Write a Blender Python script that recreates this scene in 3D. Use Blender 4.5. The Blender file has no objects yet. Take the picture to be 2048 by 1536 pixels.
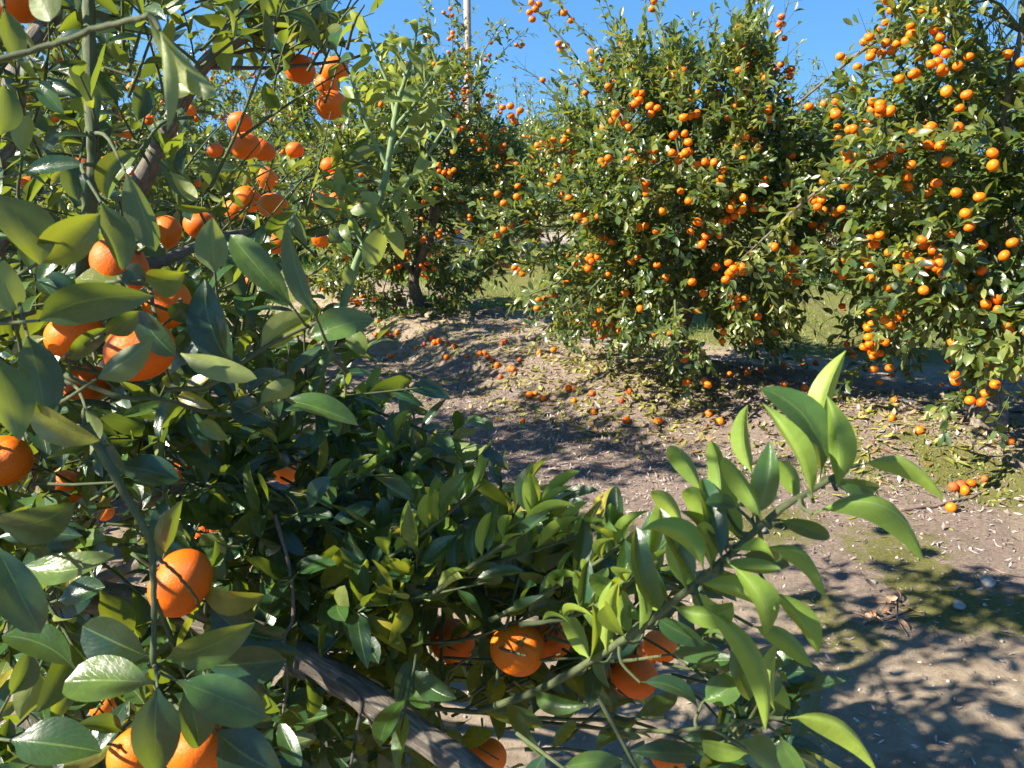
import bpy, math, random
import numpy as np
from mathutils import Vector, Matrix

rng = np.random.default_rng(7)
random.seed(7)
scene = bpy.context.scene
C = scene.collection
PI = math.pi

# ------------------------------------------------------------------ camera model
F = 1547.0
PITCH = math.atan((768 - 330) / F)
CAM = np.array([0.0, 0.0, 1.5])
FWD = np.array([0, math.cos(PITCH), -math.sin(PITCH)])
UPV = np.array([0, math.sin(PITCH), math.cos(PITCH)])
RGT = np.array([1.0, 0, 0])

def ray(px, py):
    return FWD + (px - 1024) / F * RGT - (py - 768) / F * UPV

def P(px, py, d):
    return CAM + d * ray(px, py)

def norm(v):
    v = np.asarray(v, float)
    return v / (np.linalg.norm(v, axis=-1, keepdims=True) + 1e-12)

# ------------------------------------------------------------------ value noise
_tab = np.random.default_rng(3).random((256, 256))
def vnoise(x, y):
    x = np.asarray(x, float); y = np.asarray(y, float)
    xi = np.floor(x).astype(int); yi = np.floor(y).astype(int)
    fx = x - xi; fy = y - yi
    fx = fx * fx * (3 - 2 * fx); fy = fy * fy * (3 - 2 * fy)
    a = _tab[xi % 256, yi % 256]; b = _tab[(xi + 1) % 256, yi % 256]
    c = _tab[xi % 256, (yi + 1) % 256]; d = _tab[(xi + 1) % 256, (yi + 1) % 256]
    return (a * (1 - fx) + b * fx) * (1 - fy) + (c * (1 - fx) + d * fx) * fy - 0.5
def fbm(x, y, o=4):
    s = 0; a = 1.0
    for k in range(o):
        s = s + a * vnoise(x * 2 ** k + 17.3 * k, y * 2 ** k + 9.1 * k); a *= 0.5
    return s
def sstep(a, b, x):
    t = np.clip((x - a) / (b - a), 0, 1)
    return t * t * (3 - 2 * t)

# ------------------------------------------------------------------ terrain
ROW = np.array([[7.5, 0.2], [4.3, 2.75], [2.55, 4.05], [1.12, 5.05], [-0.95, 7.5], [-3.4, 11.3], [-5.8, 15.0], [-9.5, 20.5]])
def row_dist(x, y):
    best = np.full(np.shape(x), 1e9)
    for a, b in zip(ROW[:-1], ROW[1:]):
        ab = b - a
        t = np.clip(((x - a[0]) * ab[0] + (y - a[1]) * ab[1]) / (ab @ ab), 0, 1)
        best = np.minimum(best, np.hypot(x - a[0] - t * ab[0], y - a[1] - t * ab[1]))
    return best
def terrain(x, y):
    x = np.asarray(x, float); y = np.asarray(y, float)
    s = row_dist(x, y) + 0.28 * fbm(x * 1.3, y * 1.3, 3)
    h = 0.19 * (1 - sstep(0.38, 0.95, s))
    near = np.exp(-(np.hypot(x, y - 4) / 14.0) ** 2)
    h = h + near * (0.055 * fbm(x * 1.1 + 5, y * 1.1, 3) + 0.018 * fbm(x * 7, y * 7, 3) + 0.012 * fbm(x * 19, y * 19, 2))
    return h
def G(px, py):
    r = ray(px, py); lo = 0.5; hi = None
    t = lo
    for _ in range(4000):
        p = CAM + t * r
        if p[2] <= float(terrain(p[0], p[1])):
            hi = t; break
        lo = t; t += 0.02 + 0.002 * t
    if hi is None:
        return P(px, py, 60)
    for _ in range(20):
        m = (lo + hi) / 2; p = CAM + m * r
        if p[2] <= float(terrain(p[0], p[1])): hi = m
        else: lo = m
    return CAM + hi * r

# ------------------------------------------------------------------ mesh helpers
def new_obj(name, me, mat=None, parent=None, loc=None):
    o = bpy.data.objects.new(name, me); C.objects.link(o)
    if mat is not None and me is not None and len(me.materials) == 0:
        for m in (mat if isinstance(mat, (list, tuple)) else [mat]): me.materials.append(m)
    if parent is not None: o.parent = parent
    if loc is not None: o.location = loc
    return o
def tag(o, label, cat, group=None, kind=None):
    o['label'] = label; o['category'] = cat
    if group: o['group'] = group
    if kind: o['kind'] = kind
    return o
def empty(name, loc):
    o = bpy.data.objects.new(name, None); C.objects.link(o); o.location = loc
    o.empty_display_size = 0.1
    return o

def build_mesh(name, verts, quads, uv=None, attrs=None, smooth=True, tris=None, matidx=None):
    verts = np.asarray(verts, np.float32).reshape(-1, 3)
    quads = np.asarray(quads, np.int32).reshape(-1, 4)
    me = bpy.data.meshes.new(name)
    nq = len(quads); nt = 0 if tris is None else len(tris)
    me.vertices.add(len(verts)); me.vertices.foreach_set('co', verts.ravel())
    loops = quads.ravel()
    starts = np.arange(nq, dtype=np.int32) * 4
    if nt:
        tris = np.asarray(tris, np.int32).reshape(-1, 3)
        loops = np.concatenate([loops, tris.ravel()])
        starts = np.concatenate([starts, nq * 4 + np.arange(nt, dtype=np.int32) * 3])
    me.loops.add(len(loops)); me.loops.foreach_set('vertex_index', loops.astype(np.int32))
    me.polygons.add(nq + nt); me.polygons.foreach_set('loop_start', starts.astype(np.int32))
    if smooth: me.polygons.foreach_set('use_smooth', np.ones(nq + nt, bool))
    if matidx is not None: me.polygons.foreach_set('material_index', np.asarray(matidx, np.int32))
    me.update(calc_edges=True)
    if uv is not None:
        l = me.uv_layers.new(name='UVMap')
        l.data.foreach_set('uv', np.asarray(uv, np.float32)[loops].ravel())
    for k, v in (attrs or {}).items():
        a = me.attributes.new(k, 'FLOAT', 'POINT'); a.data.foreach_set('value', np.asarray(v, np.float32))
    me.validate()
    return me

def perp(v):
    v = norm(v)
    a = np.where(np.abs(v[..., 2:3]) < 0.9, np.array([0, 0, 1.0]), np.array([1.0, 0, 0]))
    return norm(np.cross(v, a))

class Leaves:
    """collects leaves (base, axis, normal, length, width, ...) and meshes them at once"""
    def __init__(self): self.L = []
    def add(self, base, axis, normal, length, width, bend=0.3, fold=0.25, rnd=None, wave=0.05, curl=0.0, lat=None):
        base = np.atleast_2d(base).astype(float); n = len(base)
        f = lambda v: np.broadcast_to(np.asarray(v, float), (n,)).copy()
        if rnd is None: rnd = rng.random(n)
        if lat is None: lat = rng.normal(0, 0.05, n)
        self.L.append((base, np.broadcast_to(norm(axis), (n, 3)), np.broadcast_to(normal, (n, 3)), f(length), f(width), f(bend), f(fold), f(rnd), f(wave), f(curl), f(lat)))
    def count(self): return sum(len(l[0]) for l in self.L)
    def cull(self, discs, start=0, p=0.9):
        """thin out leaves that would hang in front of the given (px, py, radius, depth) spots"""
        for i in range(start, len(self.L)):
            l = self.L[i]; n = len(l[0]); drop = np.zeros(n, bool)
            for f in (0.0, 0.2, 0.4, 0.6, 0.8, 1.0):
                q = l[0] + l[1] * (l[3] * f)[:, None] - CAM; d = q @ FWD
                x = 1024 + F * (q @ RGT) / np.maximum(d, .05); y = 768 - F * (q @ UPV) / np.maximum(d, .05)
                for (cx, cy, cr, cd) in discs:
                    drop |= (d > 0.05) & (d < cd) & (np.hypot(x - cx, y - cy) < cr)
            k = ~(drop & (rng.random(n) < p))
            self.L[i] = tuple(a[k] for a in l)
    def mesh(self, name, nv=4, nu=2, off=None, tubes=None):
        if not self.L: return None
        base, ax, nm, L, W, bend, fold, rnd, wave, curl, lat_ = [np.concatenate([l[i] for l in self.L]) for i in range(11)]
        if off is not None: base = base - np.asarray(off)
        N = len(base)
        nm = norm(nm - (nm * ax).sum(1, keepdims=True) * ax)
        side = np.cross(nm, ax)
        t = np.linspace(0, 1, nv + 1)
        u = np.linspace(-1, 1, nu + 1)
        s = np.clip((t - 0.07) / 0.93, 0, 1)
        sr = np.random.default_rng(N); ea = (0.52 + 0.34 * sr.random(N))[:, None]; eb = (0.60 + 0.42 * sr.random(N))[:, None]
        prof = (s[None] ** ea) * ((1 - s[None]) ** eb)
        prof = prof / ((ea / (ea + eb)) ** ea * (eb / (ea + eb)) ** eb)
        prof = np.maximum(prof, 0.045); prof[:, -1] = 0.015
        twist = sr.normal(0, 0.28, N)[:, None] * t[None]
        b = np.where(np.abs(bend) < 1e-3, 1e-3, bend)[:, None]
        th = b * t[None]
        cx = L[:, None] * np.sin(th) / b; cz = -L[:, None] * (1 - np.cos(th)) / b
        cen = base[:, None] + cx[..., None] * ax[:, None] + cz[..., None] * nm[:, None]
        nt = nm[:, None] * np.cos(th)[..., None] + ax[:, None] * np.sin(th)[..., None]
        w = 0.5 * W[:, None] * prof
        cen = cen + side[:, None] * (lat_ * L)[:, None, None] * (4 * t * (1 - t))[None, :, None]
        sd = side[:, None] * np.cos(twist)[..., None] + nt * np.sin(twist)[..., None]
        nt = nt * np.cos(twist)[..., None] - side[:, None] * np.sin(twist)[..., None]
        ph = rnd * 40
        V = np.empty((N, nv + 1, nu + 1, 3))
        for j, uu in enumerate(u):
            lat = uu * w * np.cos(fold)[:, None]
            ver = abs(uu) * w * np.sin(fold)[:, None] - curl[:, None] * uu * uu * w + wave[:, None] * w * uu * np.sin(t[None] * 7 + ph[:, None] + (2.1 if uu > 0 else 0))
            V[:, :, j] = cen + lat[..., None] * sd + ver[..., None] * nt
        idx = np.arange((nv + 1) * (nu + 1)).reshape(nv + 1, nu + 1)
        q = np.stack([idx[:-1, :-1], idx[:-1, 1:], idx[1:, 1:], idx[1:, :-1]], -1).reshape(-1, 4)
        q = q[:, ::-1]     # geometric normal = upper side
        Q = (q[None] + (np.arange(N) * (nv + 1) * (nu + 1))[:, None, None]).reshape(-1, 4)
        uvv = np.stack(np.broadcast_arrays((u * 0.5 + 0.5)[None, :], t[:, None]), -1).reshape(-1, 2)
        UV = np.tile(uvv, (N, 1))
        R = np.repeat(rnd, (nv + 1) * (nu + 1))
        if tubes is None or not tubes.V: return build_mesh(name, V.reshape(-1, 3), Q, UV, {'rnd': R})
        TV = np.concatenate(tubes.V) - (0 if off is None else np.asarray(off)); n0 = len(UV)
        TQ = np.concatenate(tubes.Q) + n0; TT = np.concatenate(tubes.T) + n0 if tubes.T else None
        mi = np.concatenate([np.zeros(len(Q), int), np.ones(len(TQ) + (0 if TT is None else len(TT)), int)])
        return build_mesh(name, np.concatenate([V.reshape(-1, 3), TV]), np.concatenate([Q, TQ]), np.concatenate([UV, np.concatenate(tubes.U)]), {'rnd': np.concatenate([R, np.full(len(TV), .5)])}, tris=TT, matidx=mi)

class Tubes:
    def __init__(self): self.V = []; self.Q = []; self.T = []; self.U = []; self.n = 0
    def add(self, pts, radii, sides=5, cap=True):
        pts = np.asarray(pts, float); K = len(pts)
        r = np.broadcast_to(np.asarray(radii, float), (K,))
        tan = np.gradient(pts, axis=0); tan = norm(tan)
        a = perp(tan[0]); A = np.empty((K, 3))
        for i in range(K):
            a = norm(a - (a @ tan[i]) * tan[i]); A[i] = a
        B = np.cross(tan, A)
        ang = np.arange(sides) * 2 * PI / sides
        ring = pts[:, None] + r[:, None, None] * (np.cos(ang)[None, :, None] * A[:, None] + np.sin(ang)[None, :, None] * B[:, None])
        idx = self.n + np.arange(K * sides).reshape(K, sides)
        nx = np.roll(idx, -1, 1)
        self.Q.append(np.stack([idx[:-1], nx[:-1], nx[1:], idx[1:]], -1).reshape(-1, 4))
        self.V.append(ring.reshape(-1, 3))
        ln = np.concatenate([[0], np.cumsum(np.linalg.norm(np.diff(pts, axis=0), axis=1))])
        self.U.append(np.stack(np.broadcast_arrays((np.arange(sides) / sides)[None], ln[:, None]), -1).reshape(-1, 2))
        self.n += K * sides
        if cap:
            self.V.append(pts[[0, -1]]); self.U.append(np.zeros((2, 2)))
            c0, c1 = self.n, self.n + 1; self.n += 2
            self.T.append(np.stack([np.full(sides, c0), nx[0], idx[0]], -1))
            self.T.append(np.stack([np.full(sides, c1), idx[-1], nx[-1]], -1))
    def mesh(self, name, off=None):
        V = np.concatenate(self.V)
        if off is not None: V = V - np.asarray(off)
        return build_mesh(name, V, np.concatenate(self.Q), np.concatenate(self.U), tris=np.concatenate(self.T) if self.T else None)

def spline(pts, n):
    """Catmull-Rom through pts"""
    pts = np.asarray(pts, float)
    if len(pts) == 2:
        t = np.linspace(0, 1, n)[:, None]; return pts[0] * (1 - t) + pts[1] * t
    p = np.vstack([2 * pts[0] - pts[1], pts, 2 * pts[-1] - pts[-2]])
    out = []
    for s in np.linspace(0, len(pts) - 1 - 1e-9, n):
        i = int(s); t = s - i
        a, b, c, d = p[i], p[i + 1], p[i + 2], p[i + 3]
        out.append(0.5 * (2 * b + (c - a) * t + (2 * a - 5 * b + 4 * c - d) * t * t + (3 * b - a - 3 * c + d) * t ** 3))
    return np.array(out)

def twig_leaves(lv, tb, base, dirs, length, nleaf, lsize, rnd_shift=0.0, upbias=0.8, stem_r=0.0022, sag=0.25, wratio=0.42, sunb=0.25, sides=4):
    """base (N,3), dirs (N,3): each twig is a curved stem with spiral leaves"""
    base = np.atleast_2d(base); dirs = norm(np.atleast_2d(dirs)); N = len(base)
    length = np.broadcast_to(np.asarray(length, float), (N,))
    a = perp(dirs); b = np.cross(dirs, a)
    sagv = rng.normal(0, sag, (N, 3)) - np.array([0, 0, 0.10])
    k = np.arange(nleaf)
    ph = rng.random(N)[:, None] * 6.28 + k[None] * 2.4
    s = 0.15 + 0.85 * (k + rng.random((N, nleaf)) * 0.6) / nleaf
    pos = base[:, None] + (dirs[:, None] + 0.5 * s[..., None] * sagv[:, None]) * (s * length[:, None])[..., None]
    tdir = norm(dirs[:, None] + s[..., None] * sagv[:, None])
    rad = np.cos(ph)[..., None] * a[:, None] + np.sin(ph)[..., None] * b[:, None]
    spread = np.clip(1.15 - 0.75 * s + rng.normal(0, 0.2, (N, nleaf)), 0.15, 1.4)
    ax = norm(tdir * np.cos(spread)[..., None] + rad * np.sin(spread)[..., None] + rng.normal(0, 0.15, (N, nleaf, 3)))
    nm = tdir * 0.55 + np.array([-sunb, -0.1, upbias]) + rng.normal(0, 0.38, (N, nleaf, 3))
    L = lsize * (0.68 + 0.5 * rng.random((N, nleaf))) * (1.0 - 0.25 * np.abs(s - 0.5))
    W = L * (wratio + rng.normal(0, 0.05, (N, nleaf)))
    lv.add(pos.reshape(-1, 3), ax.reshape(-1, 3), nm.reshape(-1, 3), L.ravel(), W.ravel(),
           bend=rng.normal(0.35, 0.35, N * nleaf), fold=rng.normal(0.32, 0.14, N * nleaf),
           rnd=np.clip(rng.random(N * nleaf) * 0.8 + np.repeat(rng.normal(0.1 + rnd_shift, 0.12, N), nleaf), 0, 1), wave=0.10)
    if tb is not None:
        for i in range(N):
            t = np.linspace(0, 1, 4)[:, None]
            tb.add(base[i] + (dirs[i] + 0.5 * t * sagv[i]) * t * length[i], stem_r * np.array([1.25, 1, 0.8, 0.5]), sides, cap=False)
    return pos

# ------------------------------------------------------------------ materials
def mat(name):
    m = bpy.data.materials.new(name); m.use_nodes = True
    nt = m.node_tree; nt.nodes.clear()
    out = nt.nodes.new('ShaderNodeOutputMaterial')
    return m, nt, out
class NT:
    def __init__(self, nt): self.nt = nt
    def n(self, t, **kw):
        x = self.nt.nodes.new(t)
        for k, v in kw.items():
            if k == 'inp':
                for kk, vv in v.items(): 
                    if isinstance(vv, bpy.types.NodeSocket): self.nt.links.new(vv, x.inputs[kk])
                    else: x.inputs[kk].default_value = vv
            else: setattr(x, k, v)
        return x
    def math(self, op, a, b=0.0, clamp=False):
        x = self.nt.nodes.new('ShaderNodeMath'); x.operation = op; x.use_clamp = clamp
        for i, v in enumerate((a, b)):
            if isinstance(v, bpy.types.NodeSocket): self.nt.links.new(v, x.inputs[i])
            else: x.inputs[i].default_value = v
        return x.outputs[0]
    def mix(self, f, a, b, mode='MIX'):
        x = self.nt.nodes.new('ShaderNodeMix'); x.data_type = 'RGBA'; x.blend_type = mode
        for i, v in ((0, f), (6, a), (7, b)):
            if isinstance(v, bpy.types.NodeSocket): self.nt.links.new(v, x.inputs[i])
            else: x.inputs[i].default_value = v if i == 0 else (tuple(v) + (1,))[:4]
        return x.outputs[2]
    def ramp(self, f, stops):
        x = self.nt.nodes.new('ShaderNodeValToRGB')
        e = x.color_ramp.elements
        while len(e) < len(stops): e.new(0.5)
        for el, (p, c) in zip(e, stops):
            el.position = p; el.color = (tuple(c) + (1,))[:4] if not isinstance(c, float) else (c, c, c, 1)
        self.nt.links.new(f, x.inputs[0])
        return x.outputs[0]
    def mrange(self, v, a, b, c=0.0, d=1.0):
        x = self.nt.nodes.new('ShaderNodeMapRange'); x.clamp = True
        self.nt.links.new(v, x.inputs[0])
        for i, k in enumerate((a, b, c, d)): x.inputs[i + 1].default_value = k
        return x.outputs[0]
    def noise(self, vec, scale, detail=4, rough=0.55, dist=0.0):
        x = self.nt.nodes.new('ShaderNodeTexNoise')
        x.inputs['Scale'].default_value = scale; x.inputs['Detail'].default_value = detail
        x.inputs['Roughness'].default_value = rough; x.inputs['Distortion'].default_value = dist
        if vec is not None: self.nt.links.new(vec, x.inputs['Vector'])
        return x.outputs['Fac']
    def link(self, a, b): self.nt.links.new(a, b)

def leaf_material(name, top, under, trans, tfac=0.3, rough=0.33, veins=True, spec=0.5):
    m, nt, out = mat(name); g = NT(nt)
    at = g.n('ShaderNodeAttribute', attribute_name='rnd').outputs['Fac']
    uv = g.n('ShaderNodeUVMap').outputs[0]
    sep = g.n('ShaderNodeSeparateXYZ', inp={0: uv})
    geo = g.n('ShaderNodeNewGeometry')
    au = g.math('ABSOLUTE', g.math('SUBTRACT', sep.outputs[0], 0.5))
    c = g.ramp(at, top)
    cu = g.ramp(at, under)
    tc = g.n('ShaderNodeTexCoord').outputs['Object']
    nz = g.noise(tc, 48, 4)
    c = g.mix(g.mrange(nz, 0.35, 0.7, 0, 0.55), c, tuple(x * 0.6 for x in top[0][1]))
    spot = g.mrange(g.noise(tc, 420, 1), 0.74, 0.80, 0, 0.5)
    c = g.mix(spot, c, (0.25, 0.28, 0.16))
    blem = g.math('MULTIPLY', g.mrange(g.noise(tc, 75, 4, 0.7, 1.0), 0.68, 0.76, 0, 0.75), g.mrange(g.math('FRACT', g.math('MULTIPLY', at, 7.3)), 0.55, 0.7))
    c = g.mix(blem, c, (0.17, 0.14, 0.05)); dust = g.mrange(g.noise(tc, 22, 3), 0.5, 0.75, 0, 0.08)
    c = g.mix(dust, c, (0.16, 0.17, 0.12))
    if veins:
        rib = g.mrange(au, 0.012, 0.03, 0.65, 0)
        vv = g.math('SINE', g.math('ADD', g.math('SUBTRACT', g.math('MULTIPLY', sep.outputs[1], 62.0), g.math('MULTIPLY', au, 50.0)), g.math('MULTIPLY', g.noise(tc, 90, 2), 9.0)))
        vein = g.mrange(vv, 0.8, 1.0, 0, 0.13)
        mk = g.math('MAXIMUM', rib, vein)
        c = g.mix(mk, c, (0.13, 0.19, 0.045))
        cu = g.mix(g.math('MAXIMUM', rib, g.math('MULTIPLY', vein, 1.5)), cu, (0.28, 0.34, 0.12)); cu = g.mix(g.mrange(g.noise(tc, 30, 4, 0.6, 0.8), 0.4, 0.7, 0, 0.32), cu, tuple(x * 0.62 for x in under[0][1]))
        hgt = g.math('ADD', g.math('MULTIPLY', mk, -0.25), g.math('MULTIPLY', nz, 0.9))
        bmp = g.n('ShaderNodeBump', inp={'Strength': 0.45, 'Distance': 0.003, 'Height': hgt}).outputs[0]
    bf = geo.outputs['Backfacing']
    base = g.mix(bf, c, cu)
    rg = g.math('ADD', g.mrange(nz, 0.3, 0.7, rough - 0.06, rough + 0.12), g.math('MULTIPLY', bf, 0.22))
    p = g.n('ShaderNodeBsdfPrincipled', inp={'Base Color': base, 'Roughness': rg, 'Specular IOR Level': spec})
    t = g.n('ShaderNodeBsdfTranslucent', inp={'Color': g.ramp(at, trans)})
    if veins:
        g.link(bmp, p.inputs['Normal'])
    mx = g.n('ShaderNodeMixShader', inp={0: tfac, 1: p.outputs[0], 2: t.outputs[0]})
    g.link(mx.outputs[0], out.inputs[0])
    return m

M_leaf_fg = leaf_material('citrus_leaf_near',
    [(0.0, (0.011, 0.036, 0.020)), (0.5, (0.017, 0.056, 0.020)), (0.8, (0.035, 0.095, 0.020)), (0.96, (0.10, 0.16, 0.022)), (1.0, (0.30, 0.25, 0.03))],
    [(0.0, (0.085, 0.115, 0.035)), (0.6, (0.145, 0.185, 0.048)), (1.0, (0.22, 0.26, 0.06))],
    [(0.0, (0.20, 0.28, 0.02)), (0.6, (0.32, 0.42, 0.025)), (1.0, (0.48, 0.52, 0.03))], tfac=0.24, rough=0.25, spec=0.6)
M_leaf_shoot = leaf_material('citrus_leaf_young',
    [(0.0, (0.016, 0.050, 0.028)), (0.5, (0.028, 0.082, 0.026)), (1.0, (0.08, 0.16, 0.03))],
    [(0.0, (0.13, 0.215, 0.030)), (0.6, (0.20, 0.30, 0.036)), (1.0, (0.28, 0.36, 0.045))],
    [(0.0, (0.32, 0.42, 0.03)), (1.0, (0.50, 0.54, 0.04))], tfac=0.30, rough=0.30)
M_leaf_curl = leaf_material('citrus_leaf_curled',
    [(0.0, (0.11, 0.16, 0.045)), (1.0, (0.22, 0.29, 0.07))],
    [(0.0, (0.17, 0.22, 0.08)), (1.0, (0.30, 0.36, 0.12))],
    [(0.0, (0.36, 0.44, 0.05)), (1.0, (0.52, 0.58, 0.09))], tfac=0.36, rough=0.38)
M_leaf_bg = leaf_material('citrus_leaf_row',
    [(0.0, (0.024, 0.052, 0.020)), (0.35, (0.050, 0.095, 0.025)), (0.7, (0.105, 0.155, 0.034)), (1.0, (0.24, 0.26, 0.06))],
    [(0.0, (0.10, 0.13, 0.045)), (0.6, (0.16, 0.19, 0.060)), (1.0, (0.26, 0.28, 0.09))],
    [(0.0, (0.20, 0.26, 0.02)), (0.6, (0.32, 0.38, 0.03)), (1.0, (0.48, 0.48, 0.05))], tfac=0.30, rough=0.27, veins=False, spec=0.6)

def bark_material(name, c1, c2, c3, scale=40, bump=0.6, stretch=0.12):
    m, nt, out = mat(name); g = NT(nt)
    uv = g.n('ShaderNodeUVMap').outputs[0]
    tc = g.n('ShaderNodeTexCoord').outputs['Object']
    mp = g.n('ShaderNodeMapping', inp={'Vector': uv, 'Scale': (14.0, 13.0, 1)}).outputs[0]
    n1 = g.noise(mp, 2.4, 7, 0.72, 0.5)
    n2 = g.noise(tc, scale, 5, 0.6)
    c = g.ramp(n1, [(0.35, c1), (0.5, c2), (0.68, c3)])
    c = g.mix(g.mrange(n2, 0.45, 0.7, 0, 0.6), c, c1)
    h = g.math('ADD', n1, g.math('MULTIPLY', n2, 0.5))
    b = g.n('ShaderNodeBump', inp={'Strength': bump, 'Distance': 0.004, 'Height': h}).outputs[0]
    p = g.n('ShaderNodeBsdfPrincipled', inp={'Base Color': c, 'Roughness': 0.8, 'Normal': b})
    g.link(p.outputs[0], out.inputs[0])
    return m
M_bark = bark_material('citrus_bark', (0.055, 0.045, 0.032), (0.15, 0.125, 0.095), (0.29, 0.25, 0.20), bump=1.0)
M_stem = bark_material('green_stem', (0.045, 0.055, 0.022), (0.07, 0.095, 0.03), (0.16, 0.17, 0.08), scale=120, bump=0.5)
M_stem_pale = bark_material('pale_green_stem', (0.08, 0.13, 0.05), (0.13, 0.20, 0.08), (0.2, 0.27, 0.13), scale=120, bump=0.2)
M_deadtwig = bark_material('dead_twig_bark', (0.09, 0.06, 0.045), (0.19, 0.13, 0.10), (0.30, 0.23, 0.19), scale=90, bump=0.4)

def fruit_material(name, c1, c2, bump=0.25, sss=0.06, rough=0.36):
    m, nt, out = mat(name); g = NT(nt)
    tc = g.n('ShaderNodeTexCoord').outputs['Object']
    oi = g.n('ShaderNodeObjectInfo').outputs['Random']
    n1 = g.noise(tc, 14, 3)
    c = g.mix(g.math('MULTIPLY', oi, 0.9), c1, c2)
    c = g.mix(g.mrange(n1, 0.35, 0.7, 0, 0.4), c, tuple(x * 0.8 for x in c1))
    sep = g.n('ShaderNodeSeparateXYZ', inp={0: tc})
    vo = g.n('ShaderNodeTexVoronoi', inp={'Vector': tc, 'Scale': 330.0})
    scar = g.mrange(g.noise(tc, 38, 5, 0.7, 1.2), 0.72, 0.78, 0, 0.55)
    c = g.mix(scar, c, (0.42, 0.20, 0.07))
    b = g.n('ShaderNodeBump', inp={'Strength': bump, 'Distance': 0.0012, 'Height': g.math('ADD', g.math('MULTIPLY', g.mrange(vo.outputs['Distance'], 0.0, 0.35), 0.6), g.math('MULTIPLY', n1, 1.5))}).outputs[0]
    p = g.n('ShaderNodeBsdfPrincipled', inp={'Base Color': c, 'Roughness': rough, 'Normal': b, 'Specular IOR Level': 0.28, 'Subsurface Weight': sss, 'Subsurface Radius': (0.01, 0.004, 0.001), 'Subsurface Scale': 0.5})
    g.link(p.outputs[0], out.inputs[0])
    return m
M_fruit = fruit_material('mandarin_peel', (0.72, 0.118, 0.003), (0.84, 0.185, 0.004), bump=0.5, sss=0.0, rough=0.42)
M_fruit_bg = fruit_material('mandarin_peel_row', (0.68, 0.115, 0.004), (0.80, 0.20, 0.006), bump=0.1, sss=0.0, rough=0.4)
M_calyx = bark_material('calyx_green', (0.05, 0.07, 0.02), (0.10, 0.14, 0.04), (0.17, 0.2, 0.07), scale=200, bump=0.2)

def simple(name, c, rough=0.6, var=0.3, scale=20, metallic=0.0, bump=0.2, spec=0.5):
    m, nt, out = mat(name); g = NT(nt)
    tc = g.n('ShaderNodeTexCoord').outputs['Object']
    n = g.noise(tc, scale, 5, 0.6)
    col = g.mix(n, tuple(x * (1 - var) for x in c), tuple(min(1, x * (1 + var)) for x in c))
    b = g.n('ShaderNodeBump', inp={'Strength': bump, 'Distance': 0.01, 'Height': n}).outputs[0]
    p = g.n('ShaderNodeBsdfPrincipled', inp={'Base Color': col, 'Roughness': rough, 'Metallic': metallic, 'Normal': b, 'Specular IOR Level': spec})
    g.link(p.outputs[0], out.inputs[0]); return m
def rnd_material(name, stops, rough=0.7, trans=None):
    m, nt, out = mat(name); g = NT(nt)
    at = g.n('ShaderNodeAttribute', attribute_name='rnd').outputs['Fac']
    c = g.ramp(at, stops)
    tc = g.n('ShaderNodeTexCoord').outputs['Object']
    c = g.mix(g.mrange(g.noise(tc, 90, 3), 0.4, 0.7, 0, 0.45), c, tuple(x * 0.5 for x in stops[0][1]))
    p = g.n('ShaderNodeBsdfPrincipled', inp={'Base Color': c, 'Roughness': rough})
    sh = p.outputs[0]
    if trans:
        t = g.n('ShaderNodeBsdfTranslucent', inp={'Color': tuple(trans) + (1,)})
        sh = g.n('ShaderNodeMixShader', inp={0: 0.35, 1: p.outputs[0], 2: t.outputs[0]}).outputs[0]
    g.link(sh, out.inputs[0]); return m
M_litter_green = rnd_material('fallen_leaf', [(0, (0.20, 0.21, 0.045)), (0.35, (0.36, 0.36, 0.08)), (0.6, (0.42, 0.38, 0.13)), (0.8, (0.45, 0.35, 0.22)), (0.92, (0.36, 0.18, 0.06)), (1, (0.24, 0.13, 0.07))], 0.55, (0.4, 0.4, 0.06))
M_litter_brown = rnd_material('dry_leaf_bits', [(0, (0.09, 0.065, 0.055)), (0.35, (0.22, 0.16, 0.14)), (0.7, (0.37, 0.29, 0.25)), (1, (0.55, 0.46, 0.41))], 0.75)
M_grass = rnd_material('grass_blade', [(0, (0.07, 0.14, 0.02)), (0.6, (0.14, 0.24, 0.03)), (1, (0.27, 0.32, 0.08))], 0.5, (0.3, 0.45, 0.05))
M_weed = rnd_material('weed_leaf', [(0, (0.05, 0.13, 0.025)), (1, (0.12, 0.23, 0.05))], 0.5, (0.25, 0.4, 0.05))
M_rock_tan = simple('tan_stone', (0.24, 0.19, 0.14), 0.85, 0.35, 25)
M_rock_grey = simple('grey_stone', (0.24, 0.23, 0.21), 0.8, 0.3, 30)
M_rock_dark = simple('dark_stone', (0.09, 0.09, 0.09), 0.85, 0.4, 12)
M_hose = simple('grey_polythene', (0.10, 0.10, 0.105), 0.35, 0.2, 30, bump=0.05)
M_pvc = simple('white_plastic_pipe', (0.62, 0.62, 0.60), 0.4, 0.1, 30, bump=0.02)
M_pole = simple('weathered_pole_wood', (0.33, 0.27, 0.23), 0.85, 0.3, 6)
M_wire = simple('wire', (0.05, 0.05, 0.05), 0.5, 0.1, 5, bump=0)
M_blue = simple('blue_car_paint', (0.05, 0.16, 0.52), 0.25, 0.05, 3, bump=0)
M_glass = simple('car_glass', (0.03, 0.035, 0.04), 0.08, 0.05, 3, bump=0)
M_tyre = simple('tyre_rubber', (0.02, 0.02, 0.02), 0.8, 0.2, 20)
M_rim = simple('wheel_rim', (0.45, 0.45, 0.46), 0.35, 0.1, 20, metallic=0.8, bump=0)

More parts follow.
